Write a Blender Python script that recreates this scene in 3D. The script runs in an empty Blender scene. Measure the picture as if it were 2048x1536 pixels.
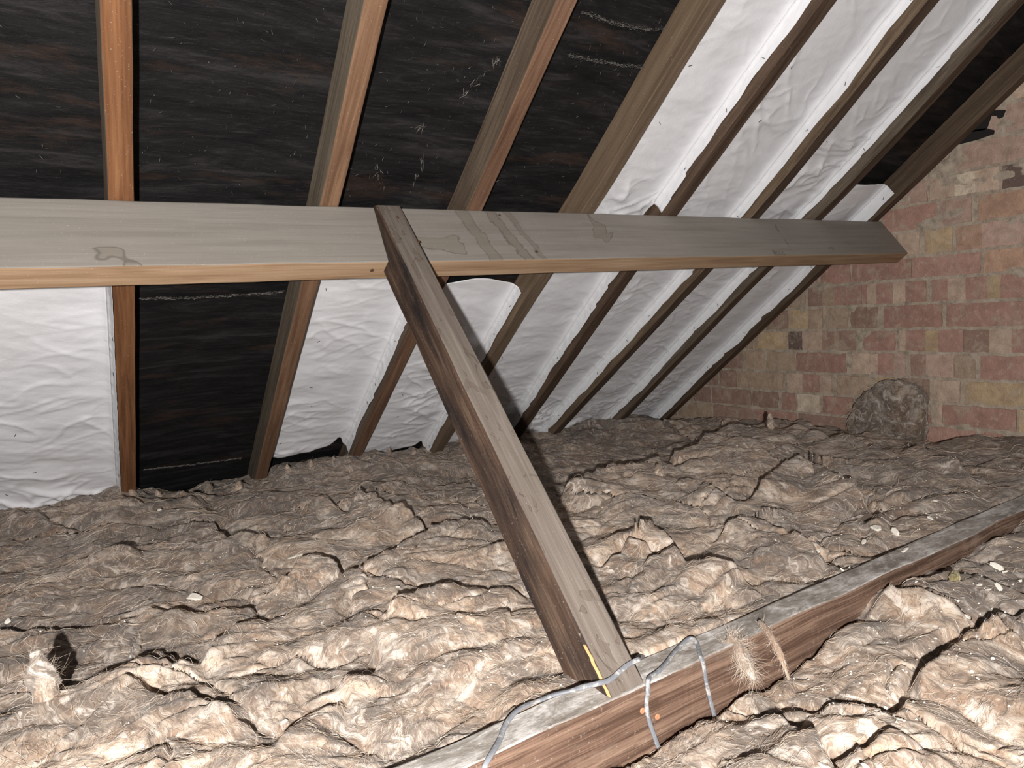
import bpy, bmesh, math, random
import numpy as np
from mathutils import Vector, Matrix, noise as mnoise

S = bpy.context.scene
COL = S.collection
# ------------------------------------------------------------------ camera
CAM = Vector((0.25494, -1.67515, 0.73899))
cam = bpy.data.cameras.new('camera'); cam.sensor_fit = 'HORIZONTAL'; cam.sensor_width = 36.0
cam.lens = 1387.43 / 2048 * 36.0; cam.clip_start = 0.02
camo = bpy.data.objects.new('camera', cam); COL.objects.link(camo)
rX = Vector((0.83905857, -0.54036024, -0.06317856)); uX = Vector((0.10924089, 0.05357599, 0.99257042)); fX = Vector((0.53296074, 0.8397264, -0.10398283))
M = Matrix.Identity(4)
for i in range(3):
    M[i][0] = rX[i]; M[i][1] = uX[i]; M[i][2] = -fX[i]; M[i][3] = CAM[i]
camo.matrix_world = M
S.camera = camo
# ------------------------------------------------------------------ light: dark loft, hand-held flash next to the lens
w = bpy.data.worlds.new('loft_air'); S.world = w; w.use_nodes = True
w.node_tree.nodes['Background'].inputs[0].default_value = (0.9, 0.95, 1.0, 1)
w.node_tree.nodes['Background'].inputs[1].default_value = 0.05
fl = bpy.data.lights.new('phone_flash', 'POINT'); fl.energy = 255; fl.color = (1.0, 0.965, 0.93); fl.shadow_soft_size = 0.012
flo = bpy.data.objects.new('phone_flash', fl); COL.objects.link(flo)
flo.location = CAM - fX * 0.32 - rX * 0.032 - uX * 0.04
S.view_settings.view_transform = 'Standard'; S.view_settings.look = 'None'
S.view_settings.gamma = 1.0; S.view_settings.use_curve_mapping = False
S.view_settings.exposure = 0.0

rng = np.random.default_rng(7); random.seed(7)
# ------------------------------------------------------------------ roof frame of reference
TH = 0.6591357
EX = Vector((1, 0, 0)); TV = Vector((0, math.cos(TH), -math.sin(TH))); NV = Vector((0, -math.sin(TH), -math.cos(TH)))
ZR = 1.0216                       # height of the rafter undersides at the purlin
O0 = Vector((0, 0, ZR)); WALLX = 3.239; FELT = -0.087
def roof(x, t, n): return O0 + EX * x + TV * t + NV * n

# ------------------------------------------------------------------ noise (numpy)
_perm = rng.permutation(256); _perm = np.concatenate([_perm, _perm, _perm])
_g = rng.normal(size=(256, 3)); _g /= np.linalg.norm(_g, axis=1)[:, None]
def pn(x, y, z=0.0):
    x, y, z = np.broadcast_arrays(np.asarray(x, float), np.asarray(y, float), np.asarray(z, float))
    xi = np.floor(x).astype(int); yi = np.floor(y).astype(int); zi = np.floor(z).astype(int)
    xf = x - xi; yf = y - yi; zf = z - zi
    xi &= 255; yi &= 255; zi &= 255
    u = xf ** 3 * (xf * (xf * 6 - 15) + 10); v = yf ** 3 * (yf * (yf * 6 - 15) + 10); ww = zf ** 3 * (zf * (zf * 6 - 15) + 10)
    def gr(a, b, c):
        h = _perm[_perm[_perm[(xi + a) & 255] + ((yi + b) & 255)] + ((zi + c) & 255)]
        g = _g[h]; return g[..., 0] * (xf - a) + g[..., 1] * (yf - b) + g[..., 2] * (zf - c)
    x00 = gr(0,0,0) * (1-u) + gr(1,0,0) * u; x10 = gr(0,1,0) * (1-u) + gr(1,1,0) * u
    x01 = gr(0,0,1) * (1-u) + gr(1,0,1) * u; x11 = gr(0,1,1) * (1-u) + gr(1,1,1) * u
    return 1.4 * ((x00 * (1-v) + x10 * v) * (1-ww) + (x01 * (1-v) + x11 * v) * ww)
def fbm(x, y, z=0.0, o=4):
    s = 0; a = 1.0
    for i in range(o):
        s = s + a * pn(np.asarray(x) * 2 ** i + 17.3 * i, np.asarray(y) * 2 ** i + 5.1 * i, np.asarray(z) * 2 ** i); a *= 0.5
    return s
def smooth(a, b, x):
    t = np.clip((x - a) / (b - a), 0, 1); return t * t * (3 - 2 * t)

# ------------------------------------------------------------------ object helpers
def new_mesh(name, verts, faces, mats, parent=None, smooth_=False, idx=None, mw=None):
    me = bpy.data.meshes.new(name); me.from_pydata([tuple(v) for v in verts], [], [tuple(f) for f in faces])
    for m in (mats if isinstance(mats, (list, tuple)) else [mats]): me.materials.append(m)
    if idx is not None: me.polygons.foreach_set('material_index', np.asarray(idx, np.int32))
    me.polygons.foreach_set('use_smooth', np.full(len(me.polygons), smooth_)); me.update()
    o = bpy.data.objects.new(name, me); COL.objects.link(o)
    if parent is not None:
        o.parent = parent; o.matrix_parent_inverse = Matrix.Identity(4)
    if mw is not None: o.matrix_basis = mw
    return o
def tag(o, label, cat, group=None):
    o['label'] = label; o['category'] = cat
    if group: o['group'] = group
    return o
def struct(o): o['kind'] = 'structure'; return o
def frame(orig, A, B, C):
    m = Matrix.Identity(4)
    for i in range(3): m[i][0] = A[i]; m[i][1] = B[i]; m[i][2] = C[i]; m[i][3] = orig[i]
    return m

# ------------------------------------------------------------------ node helpers
class NT:
    def __init__(s, name):
        s.m = bpy.data.materials.new(name); s.m.use_nodes = True; s.t = s.m.node_tree; s.b = s.t.nodes['Principled BSDF']
        s.tc = s.t.nodes.new('ShaderNodeTexCoord')
    def n(s, typ, **kw):
        d = s.t.nodes.new(typ)
        for k, v in kw.items():
            if k.startswith('_'): setattr(d, k[1:], v)
        return d
    def link(s, a, b): s.t.links.new(a, b)
    def put(s, sock, v):
        if isinstance(v, bpy.types.NodeSocket): s.link(v, sock)
        elif isinstance(v, (tuple, list)) and len(v) == 3 and sock.type == 'RGBA': sock.default_value = (*v, 1)
        else: sock.default_value = v
    def map(s, vec, scale=(1,1,1), loc=(0,0,0), rot=(0,0,0)):
        d = s.n('ShaderNodeMapping'); s.link(vec, d.inputs[0]); d.inputs['Scale'].default_value = scale; d.inputs['Location'].default_value = loc; d.inputs['Rotation'].default_value = rot
        return d.outputs[0]
    def noise(s, vec, scale, detail=4, rough=.55, dist=0.0, col=False):
        d = s.n('ShaderNodeTexNoise'); s.link(vec, d.inputs['Vector']); d.inputs['Scale'].default_value = scale; d.inputs['Detail'].default_value = detail
        d.inputs['Roughness'].default_value = rough; d.inputs['Distortion'].default_value = dist
        return d.outputs['Color' if col else 'Fac']
    def wave(s, vec, scale, dist, detail=3, dscale=1.0):
        d = s.n('ShaderNodeTexWave'); s.link(vec, d.inputs['Vector']); d.inputs['Scale'].default_value = scale; d.inputs['Distortion'].default_value = dist
        d.inputs['Detail'].default_value = detail; d.inputs['Detail Scale'].default_value = dscale; d.bands_direction = 'Z'
        return d.outputs['Fac']
    def ramp(s, f, *stops):
        d = s.n('ShaderNodeValToRGB'); s.link(f, d.inputs[0]); e = d.color_ramp.elements
        while len(e) < len(stops): e.new(0.5)
        for el, (p, c) in zip(e, stops): el.position = p; el.color = (*c, 1) if isinstance(c, tuple) else (c, c, c, 1)
        return d.outputs[0]
    def mix(s, f, a, b, mode='MIX'):
        d = s.n('ShaderNodeMix'); d.data_type = 'RGBA'; d.blend_type = mode
        s.put(d.inputs[0], f); s.put(d.inputs[6], a); s.put(d.inputs[7], b); return d.outputs[2]
    def math(s, op, a, b=0.0, c=0.0):
        d = s.n('ShaderNodeMath'); d.operation = op; s.put(d.inputs[0], a); s.put(d.inputs[1], b); s.put(d.inputs[2], c); return d.outputs[0]
    def vadd(s, a, b, sc=1.0):
        d = s.n('ShaderNodeVectorMath'); d.operation = 'MULTIPLY_ADD'; s.link(b, d.inputs[0]); d.inputs[1].default_value = (sc,)*3; s.link(a, d.inputs[2]); return d.outputs[0]
    def bump(s, h, strength=.5, dist=.002, nrm=None):
        d = s.n('ShaderNodeBump'); s.link(h, d.inputs['Height']); d.inputs['Strength'].default_value = strength; d.inputs['Distance'].default_value = dist
        if nrm is not None: s.link(nrm, d.inputs['Normal'])
        return d.outputs[0]
    def out(s, col, rough=.8, nrm=None, spec=.25):
        s.put(s.b.inputs['Base Color'], col); s.put(s.b.inputs['Roughness'], rough); s.b.inputs['Specular IOR Level'].default_value = spec
        if nrm is not None: s.link(nrm, s.b.inputs['Normal'])
        return s.m

def wood(name, dark, mid, light, seed=0.0, grain=1.0, rough=.8, stains=None, bump=.35, rings=0, patch=None):
    n = NT(name); v = n.map(n.tc.outputs['Object'], loc=(seed * 3.1, seed * 1.7, seed * .9))
    g = n.noise(n.map(v, (2.5, 60, 60)), 1.0, 6, .6, .6)
    g2 = n.noise(n.map(v, (9, 240, 240)), 1.0, 3, .6)
    blot = n.noise(n.map(v, (2.2, 9, 9)), 1.0, 4, .6)
    c = n.ramp(g, (.32, dark), (.5, mid), (.68, light))
    c = n.mix(n.math('MULTIPLY', grain * .35, n.ramp(g2, (.35, 1.0), (.6, 0.0))), c, dark)
    c = n.mix(n.ramp(blot, (.42, .0), (.7, .45)), c, dark)
    if rings:
        wv = n.ramp(n.wave(n.map(v, (.25, 1, 1)), rings, 1.6, 3, 1.5), (.3, 0.0), (.75, 1.0))
        c = n.mix(n.math('MULTIPLY', wv, .55), c, dark)
    if patch:                                   # other coloured areas of the timber itself
        pc, lo, hi, sc = patch
        pm = n.ramp(n.noise(n.map(v, sc), 1.0, 5, .62, .4), (lo, 0.0), (hi, 1.0))
        c = n.mix(pm, c, pc)
    if stains:                                  # water marks with a darker rim
        sc, lvl, tint = stains
        f = n.noise(n.map(v, sc), 1.0, 3, .5, .8)
        ins = n.ramp(f, (lvl, 0.0), (lvl + .006, 1.0))
        rim = n.ramp(f, (lvl - .006, 0.0), (lvl + .002, 1.0), (lvl + .012, 0.0))
        c = n.mix(n.math('MULTIPLY', ins, .35), c, tint); c = n.mix(n.math('MULTIPLY', rim, .6), c, tuple(.35 * q for q in tint))
    dust = n.noise(n.tc.outputs['Object'], 260, 2, .7)
    c = n.mix(n.ramp(dust, (.66, 0.0), (.76, .35)), c, (.62, .57, .5))
    h = n.math('ADD', g, n.math('MULTIPLY', g2, .6))
    return n.out(c, rough, n.bump(h, bump, .003))

# ------------------------------------------------------------------ structure: felt underlay, floor, brick gable
def felt_mat():
    n = NT('black_felt'); v = n.map(n.tc.outputs['Object'], rot=(-.659, 0, 0))
    b = n.noise(n.map(v, (4, 26, 26)), 1.0, 8, .68, .6); f = n.noise(n.map(v, (300, 420, 420)), 1.0, 3, .7); r = n.noise(n.map(v, (2.2, 9, 9), loc=(4, 0, 0)), 1.0, 7, .68); w_ = n.noise(n.map(v, (18, 240, 240)), 1.0, 4, .7)
    c = n.ramp(b, (.38, (.003, .003, .0034)), (.54, (.009, .0085, .009)), (.70, (.030, .027, .028)))
    c = n.mix(n.ramp(r, (.56, 0.0), (.72, .75)), c, (.050, .027, .018))
    c = n.mix(n.ramp(w_, (.55, 0.0), (.70, .45)), c, (.035, .032, .032))
    c = n.mix(n.ramp(f, (.64, 0.0), (.76, .5)), c, (.085, .08, .075))
    h = n.math('ADD', n.noise(n.map(v, (30, 90, 90)), 1.0, 6, .65), n.math('MULTIPLY', f, .5))
    return n.out(c, .75, n.bump(h, .6, .004), .2)
FM = felt_mat()
def grid_faces(nu, nv):
    i = np.arange((nu - 1) * (nv - 1)); a = i // (nv - 1); b = i % (nv - 1); q = a * nv + b
    return np.stack([q, q + 1, q + nv + 1, q + nv], 1)
X8 = [0.4085, 0.853, 1.2530, 1.6530, 2.0120, 2.4400, 2.8200, 3.2160]      # right-hand lower edges at the purlin
def felt():
    xs = np.arange(-0.75, 3.237, .018); ts = np.arange(-1.75, 1.80, .02)
    X, T = np.meshgrid(xs, ts, indexing='ij')
    ph = np.zeros_like(X); rc = np.array([-.02] + [q - .024 for q in X8])
    ph = np.min(np.abs(X[..., None] - rc), -1); sag = .012 * np.clip(ph / .17, 0, 1) ** .8
    lap = .006 * np.exp(-((T - .30 - .01 * np.sin(3 * X)) / .008) ** 2) + .006 * np.exp(-((T + .42 - .04 * (X - 1.2)) / .008) ** 2) + .006 * np.exp(-((T + .63 - .05 * (X - 1.2)) / .008) ** 2)+ .005 * np.exp(-((T - 1.27 - .02 * np.sin(4 * X)) / .006) ** 2)
    N = FELT + .001 - sag * .8 + .004 * fbm(X * 3, T * 9, 2.0) + lap * np.clip(ph / .05, 0, 1)
    P = np.array(O0)[None] + X.reshape(-1, 1) * np.array(EX) + T.reshape(-1, 1) * np.array(TV) + N.reshape(-1, 1) * np.array(NV)
    o = new_mesh('ceiling', P, grid_faces(len(xs), len(ts)), FM, smooth_=True)
    struct(o)
felt()
def flat_mat(name, c, sc=30):
    n = NT(name); f = n.noise(n.tc.outputs['Object'], sc, 5, .6)
    return n.out(n.mix(f, tuple(.7 * q for q in c), c), .9, n.bump(f, .4, .004))
fm = flat_mat('plasterboard_back', (.30, .26, .22))
o = new_mesh('floor', [(-1, -1.9, -.02), (WALLX, -1.9, -.02), (WALLX, 1.9, -.02), (-1, 1.9, -.02), (-1, -1.9, 0), (WALLX, -1.9, 0), (WALLX, 1.9, 0), (-1, 1.9, 0)],
             [(3,2,1,0), (4,5,6,7), (0,1,5,4), (1,2,6,5), (2,3,7,6), (3,0,4,7)], fm); struct(o)

CRACKS = [
 (1.2, 0, [(0.556, -0.175), (0.613, -0.153), (0.646, -0.100), (0.687, -0.095), (0.708, -0.155), (0.708, -0.249)]),
 (0.6, 0, [(0.335, -0.139), (0.370, -0.182), (0.427, -0.219), (0.489, -0.232), (0.532, -0.235)]),
 (0.6, 0, [(0.065, -0.061), (0.089, -0.076), (0.157, -0.104), (0.226, -0.136), (0.268, -0.152), (0.326, -0.164)]),
 (0.55, 0, [(0.164, -0.408), (0.209, -0.439), (0.261, -0.456), (0.310, -0.416)]),
 (0.45, 0, [(0.259, -0.485), (0.290, -0.505), (0.320, -0.579), (0.353, -0.589), (0.363, -0.630), (0.392, -0.658), (0.415, -0.713), (0.430, -0.748)]),
 (0.4, 0, [(0.332, -0.369), (0.354, -0.433), (0.375, -0.470)]),
 (0.6, 0, [(0.088, 0.986), (0.116, 0.930), (0.166, 0.798), (0.222, 0.679)]),
 (0.7, 0, [(0.200, 0.332), (0.243, 0.293), (0.287, 0.303), (0.333, 0.318)]),
 (0.8, 0, [(0.474, 0.519), (0.559, 0.475), (0.561, 0.273), (0.611, 0.264), (0.662, 0.160)]),
 (0.4, 0, [(0.425, -0.785), (0.464, -0.730), (0.510, -0.715), (0.542, -0.730)]),
 (0.4, 0, [(0.373, -0.483), (0.414, -0.391), (0.501, -0.331)]),
 (0.8, 0, [(0.795, 0.417), (0.824, 0.464), (0.875, 0.476), (0.897, 0.421), (0.896, 0.330)]),
 (1.3, 0, [(0.915, 0.356), (0.959, 0.390), (0.995, 0.322), (1.000, 0.162), (1.009, 0.042), (0.993, -0.078)]),
 (1.3, 0, [(0.702, -0.221), (0.725, -0.264), (0.807, -0.204), (0.898, -0.148), (1.007, -0.075), (1.063, -0.054), (1.171, -0.104)]),
 (0.8, 0, [(0.666, -0.544), (0.726, -0.488), (0.765, -0.481), (0.810, -0.499), (0.850, -0.494), (0.884, -0.524), (0.907, -0.532), (0.942, -0.540), (0.967, -0.575)]),
 (0.8, 0, [(1.369, -0.479), (1.356, -0.548), (1.344, -0.613)]),
 (0.8, 0, [(1.142, -0.575), (1.260, -0.539), (1.275, -0.603), (1.273, -0.656), (1.278, -0.698)]),
 (0.5, 0, [(0.534, -0.665), (0.550, -0.665), (0.603, -0.671), (0.658, -0.555)]),
 (1.3, 0, [(1.280, -0.640), (1.278, -0.723), (1.295, -0.752), (1.321, -0.786), (1.320, -0.825)]),
 (0.8, 0, [(1.440, -0.608), (1.541, -0.587), (1.619, -0.594), (1.598, -0.677), (1.573, -0.752), (1.533, -0.840), (1.486, -0.899)]),
 (0.4, 0, [(1.940, -0.686), (1.859, -0.750), (1.662, -0.848)]),
 (1.9, 0, [(1.992, 0.083), (2.103, 0.147), (2.190, 0.127), (2.430, 0.275), (2.629, 0.383)]),
 (1.7, 0, [(2.515, 0.331), (2.573, 0.217), (2.698, 0.247), (2.823, 0.289), (2.792, 0.180), (2.765, 0.096), (2.952, 0.110), (3.042, 0.095)]),
 (1.4, 0, [(2.809, 0.550), (2.900, 0.603), (2.872, 0.459), (3.021, 0.423), (3.133, 0.392), (3.133, 0.309), (2.949, 0.113)]),
 (1.1, 0, [(2.636, -0.008), (2.627, -0.047), (2.640, -0.159), (2.605, -0.279), (2.586, -0.351), (2.707, -0.376), (2.663, -0.457), (2.744, -0.489)]),
 (1, 0, [(2.659, -0.452), (2.559, -0.562), (2.496, -0.637), (2.438, -0.707)]),
 (1.35, 0, [(1.732, -0.490), (2.064, -0.323), (2.134, -0.303), (2.195, -0.329), (2.125, -0.418), (2.129, -0.459), (2.055, -0.524), (2.031, -0.600), (1.875, -0.738)]),
 (0.8, 0, [(1.747, -0.198), (1.762, -0.272), (1.733, -0.373), (1.675, -0.497)]),
 (1.8, 0, [(1.381, -0.078), (1.468, -0.069), (1.585, 0.037), (1.756, 0.087), (1.994, 0.130), (2.015, 0.057)]),
 (0.4, 0, [(1.150, 0.371), (1.319, 0.495), (1.510, 0.694)]),
 (0.4, 0, [(1.813, 0.582), (2.044, 0.698), (2.222, 0.679), (2.434, 0.648)]),
 (0.4, 0, [(1.037, 0.653), (1.098, 0.528), (1.177, 0.543), (1.243, 0.402)]),
 (0.4, 0, [(0.337, 1.026), (0.429, 0.864), (0.487, 0.847), (0.581, 0.864)]),
 (0.55, 1, [(1.044, -1.031), (1.040, -1.042), (1.038, -1.081), (1.035, -1.115), (1.029, -1.140), (1.010, -1.173), (0.987, -1.206), (0.964, -1.229)]),
 (0.5, 1, [(1.032, -1.138), (1.024, -1.169), (1.035, -1.196), (1.069, -1.205), (1.110, -1.204)]),
 (0.6, 1, [(1.127, -1.192), (1.144, -1.182), (1.197, -1.182), (1.261, -1.163), (1.350, -1.148), (1.399, -1.146), (1.444, -1.146), (1.520, -1.146), (1.560, -1.180), (1.605, -1.201)]),
 (0.45, 1, [(1.042, -1.044), (1.082, -1.077), (1.102, -1.105), (1.125, -1.116), (1.152, -1.133), (1.162, -1.169), (1.161, -1.191)]),
 (0.5, 1, [(1.525, -0.952), (1.487, -1.005), (1.514, -1.038), (1.517, -1.080), (1.532, -1.101)]),
 (0.6, 1, [(1.592, -0.955), (1.597, -0.989), (1.652, -1.022), (1.674, -1.052), (1.659, -1.102), (1.648, -1.147), (1.648, -1.186)]),
 (0.5, 1, [(1.452, -1.153), (1.511, -1.163), (1.521, -1.195)]),
 (0.4, 1, [(0.910, -1.090), (0.858, -1.119), (0.819, -1.139)]),
]
FLAKES = [(0.426, -0.097, 0.0155), (0.662, -0.018, 0.0186), (0.377, 0.044, 0.0084), (0.378, 0.106, 0.0043), (0.096, 0.000, 0.0082), (0.476, 0.139, 0.0044), (0.563, 0.019, 0.0042), (0.594, -0.068, 0.0040), (0.511, -0.130, 0.0038), (0.538, -0.013, 0.0031), (0.522, 0.212, 0.0046), (0.443, 0.717, 0.0057), (0.490, 0.671, 0.0056), (0.395, 0.422, 0.0038), (0.597, 0.033, 0.0032), (0.443, 0.174, 0.0034), (0.286, -0.369, 0.0049), (0.454, -0.710, 0.0052), (0.760, -0.406, 0.0068), (1.882, -0.661, 0.0069), (1.612, -0.713, 0.0101), (1.587, -0.781, 0.0088), (1.547, -0.765, 0.0039), (1.667, -0.837, 0.0090), (1.724, -0.781, 0.0042), (1.733, -0.828, 0.0165), (1.755, -0.858, 0.0124), (1.893, -0.864, 0.0110), (2.030, -0.808, 0.0095), (2.311, -0.275, 0.0074), (2.318, -0.340, 0.0087), (2.348, -0.374, 0.0058), (2.635, -0.276, 0.0065), (2.781, -0.483, 0.0066), (2.219, -0.047, 0.0045), (2.263, -0.277, 0.0058), (2.585, 0.189, 0.0070), (1.477, -0.642, 0.0039), (1.477, -0.915, 0.0036), (1.074, -1.052, 0.0034), (0.973, -1.196, 0.0107), (1.009, -1.227, 0.0054), (1.644, -1.018, 0.0094), (1.704, -1.048, 0.0116), (1.765, -1.056, 0.0119), (1.745, -1.077, 0.0078), (1.524, -1.060, 0.0070), (1.520, -1.091, 0.0061), (1.610, -1.091, 0.0073), (1.604, -1.107, 0.0072), (1.629, -1.114, 0.0082), (1.505, -1.118, 0.0077), (1.469, -1.138, 0.0066), (1.512, -1.137, 0.0068), (1.308, -1.146, 0.0038), (1.186, -1.153, 0.0042), (1.200, -1.168, 0.0042), (1.298, -1.224, 0.0044), (1.311, -1.211, 0.0037), (1.132, -1.202, 0.0046), (1.381, -1.208, 0.0039), (0.886, -1.103, 0.0024), (1.551, -1.089, 0.0044), (1.730, -1.109, 0.0048), (1.870, -1.036, 0.0042), ]
BRICKROWS = [
 ('A', [(0.289, 0.140, 'R'), (0.134, -0.126, 'R'), (-0.129, -0.387, 'R'), (-0.396, -0.533, 'O')]),
 ('B', [(0.355, 0.279, 'B'), (0.279, 0.218, 'G'), (0.218, 0.090, 'R'), (0.088, 0.063, 'R'), (0.063, 0.022, 'P'), (0.022, -0.050, 'R'), (-0.050, -0.102, 'P'), (-0.102, -0.185, 'R'), (-0.204, -0.268, 'R'), (-0.268, -0.334, 'P'), (-0.334, -0.410, 'R'), (-0.410, -0.455, 'Y'), (-0.455, -0.549, 'R')]),
 ('C', [(0.590, 0.464, 'B'), (0.460, 0.354, 'Y'), (0.351, 0.281, 'G'), (0.263, 0.153, 'G'), (0.143, 0.017, 'B'), (-0.007, -0.246, 'R'), (-0.262, -0.535, 'R')]),
 ('D', [(0.668, 0.477, 'Y'), (0.467, 0.388, 'D'), (0.388, 0.285, 'P'), (0.285, 0.222, 'B'), (0.222, 0.198, 'G'), (0.198, 0.119, 'B'), (0.084, -0.054, 'R'), (-0.072, -0.102, 'P'), (-0.102, -0.183, 'R'), (-0.183, -0.231, 'Y'), (-0.231, -0.326, 'R'), (-0.328, -0.418, 'B'), (-0.418, -0.493, 'P'), (-0.493, -0.590, 'R')]),
 ('E', [(0.742, 0.598, 'G'), (0.591, 0.432, 'G'), (0.425, 0.164, 'R'), (0.140, 0.019, 'P'), (0.019, -0.051, 'R'), (-0.051, -0.101, 'K'), (-0.120, -0.185, 'B'), (-0.185, -0.292, 'K'), (-0.295, -0.372, 'G'), (-0.385, -0.591, 'R')]),
 ('F', [(0.902, 0.787, 'B'), (0.783, 0.501, 'G'), (0.481, 0.391, 'P'), (0.391, 0.300, 'R'), (0.300, 0.238, 'P'), (0.213, 0.050, 'G'), (0.034, -0.058, 'Y'), (-0.063, -0.199, 'B'), (-0.210, -0.315, 'P'), (-0.329, -0.573, 'Y')]),
 ('G', [(0.959, 0.816, 'B'), (0.812, 0.696, 'B'), (0.688, 0.532, 'B'), (0.511, 0.434, 'R'), (0.424, 0.302, 'W'), (0.290, 0.137, 'R'), (0.120, -0.057, 'B'), (-0.062, -0.204, 'R'), (-0.220, -0.248, 'P'), (-0.250, -0.513, 'R'), (-0.519, -0.631, 'Y')]),
 ('Z', [(0.001, -0.067, 'P'), (-0.073, -0.160, 'P'), (-0.177, -0.288, 'Y'), (-0.296, -0.390, 'O'), (-0.390, -0.562, 'K')]),
 ('Y', [(-0.003, -0.077, 'R'), (-0.077, -0.225, 'R'), (-0.237, -0.355, 'K'), (-0.375, -0.489, 'O'), (-0.489, -0.583, 'O')]),
 ('X', [(-0.062, -0.191, 'K'), (-0.197, -0.293, 'P'), (-0.293, -0.366, 'W'), (-0.366, -0.449, 'P'), (-0.456, -0.582, 'D')]),
 ('W', [(-0.123, -0.285, 'K'), (-0.300, -0.580, 'K')]),
 ('V', [(-0.263, -0.458, 'K'), (-0.465, -0.643, 'K')]),
]
SEED_B = {
 'eaves': [(0.57, 0.79), (1.27, 0.76), (0.91, 0.81), (0.36, 0.92)],
 'far': [(2.07, 0.38), (1.67, 0.19), (2.21, 0.28), (1.71, 0.45)],
 'left': [(0.21, 0.42), (0.40, 0.03), (0.35, -0.27), (0.10, 0.15), (0.55, 0.26), (0.24, -0.33), (0.10, -0.25)],
 'corner': [(0.19, -0.54), (0.29, -0.66), (0.13, -0.45)],
 'grey': [(0.83, -0.00), (0.74, 0.13), (0.91, -0.03)],
 'round': [(0.63, -0.31), (0.52, -0.44), (0.57, -0.38)],
 'pillow': [(0.92, -0.32), (0.78, -0.38), (1.02, -0.28)],
 'swirl': [(0.70, -0.71), (0.54, -0.78), (0.80, -0.73), (0.45, -0.68), (0.35, -0.72), (0.73, -0.84)],
 'strut': [(1.09, -0.80), (1.25, -0.40), (1.21, -0.79), (1.36, -0.41), (1.38, -0.74), (1.42, -0.88)],
 'pale': [(1.76, -0.62), (1.87, -0.47), (1.88, -0.62)],
 'crest': [(2.15, -0.00), (2.59, 0.05), (1.76, -0.19), (1.74, -0.08)],
 'wall': [(2.23, -0.61), (2.60, -0.65), (1.82, -0.79), (2.11, -0.78), (2.42, -0.31)],
}
SEED_F = {
 'near': [(0.84, -1.08), (0.98, -1.12), (0.73, -1.06), (0.91, -1.12)],
 'wedge': [(1.17, -1.07), (1.36, -1.04), (1.13, -1.13), (1.44, -1.08)],
 'tongue': [(1.08, -1.17), (1.10, -1.20)],
 'lower': [(1.22, -1.22), (1.06, -1.24), (1.39, -1.22)],
 'end': [(1.59, -1.08), (1.83, -1.06), (1.60, -1.17)],
}


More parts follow.
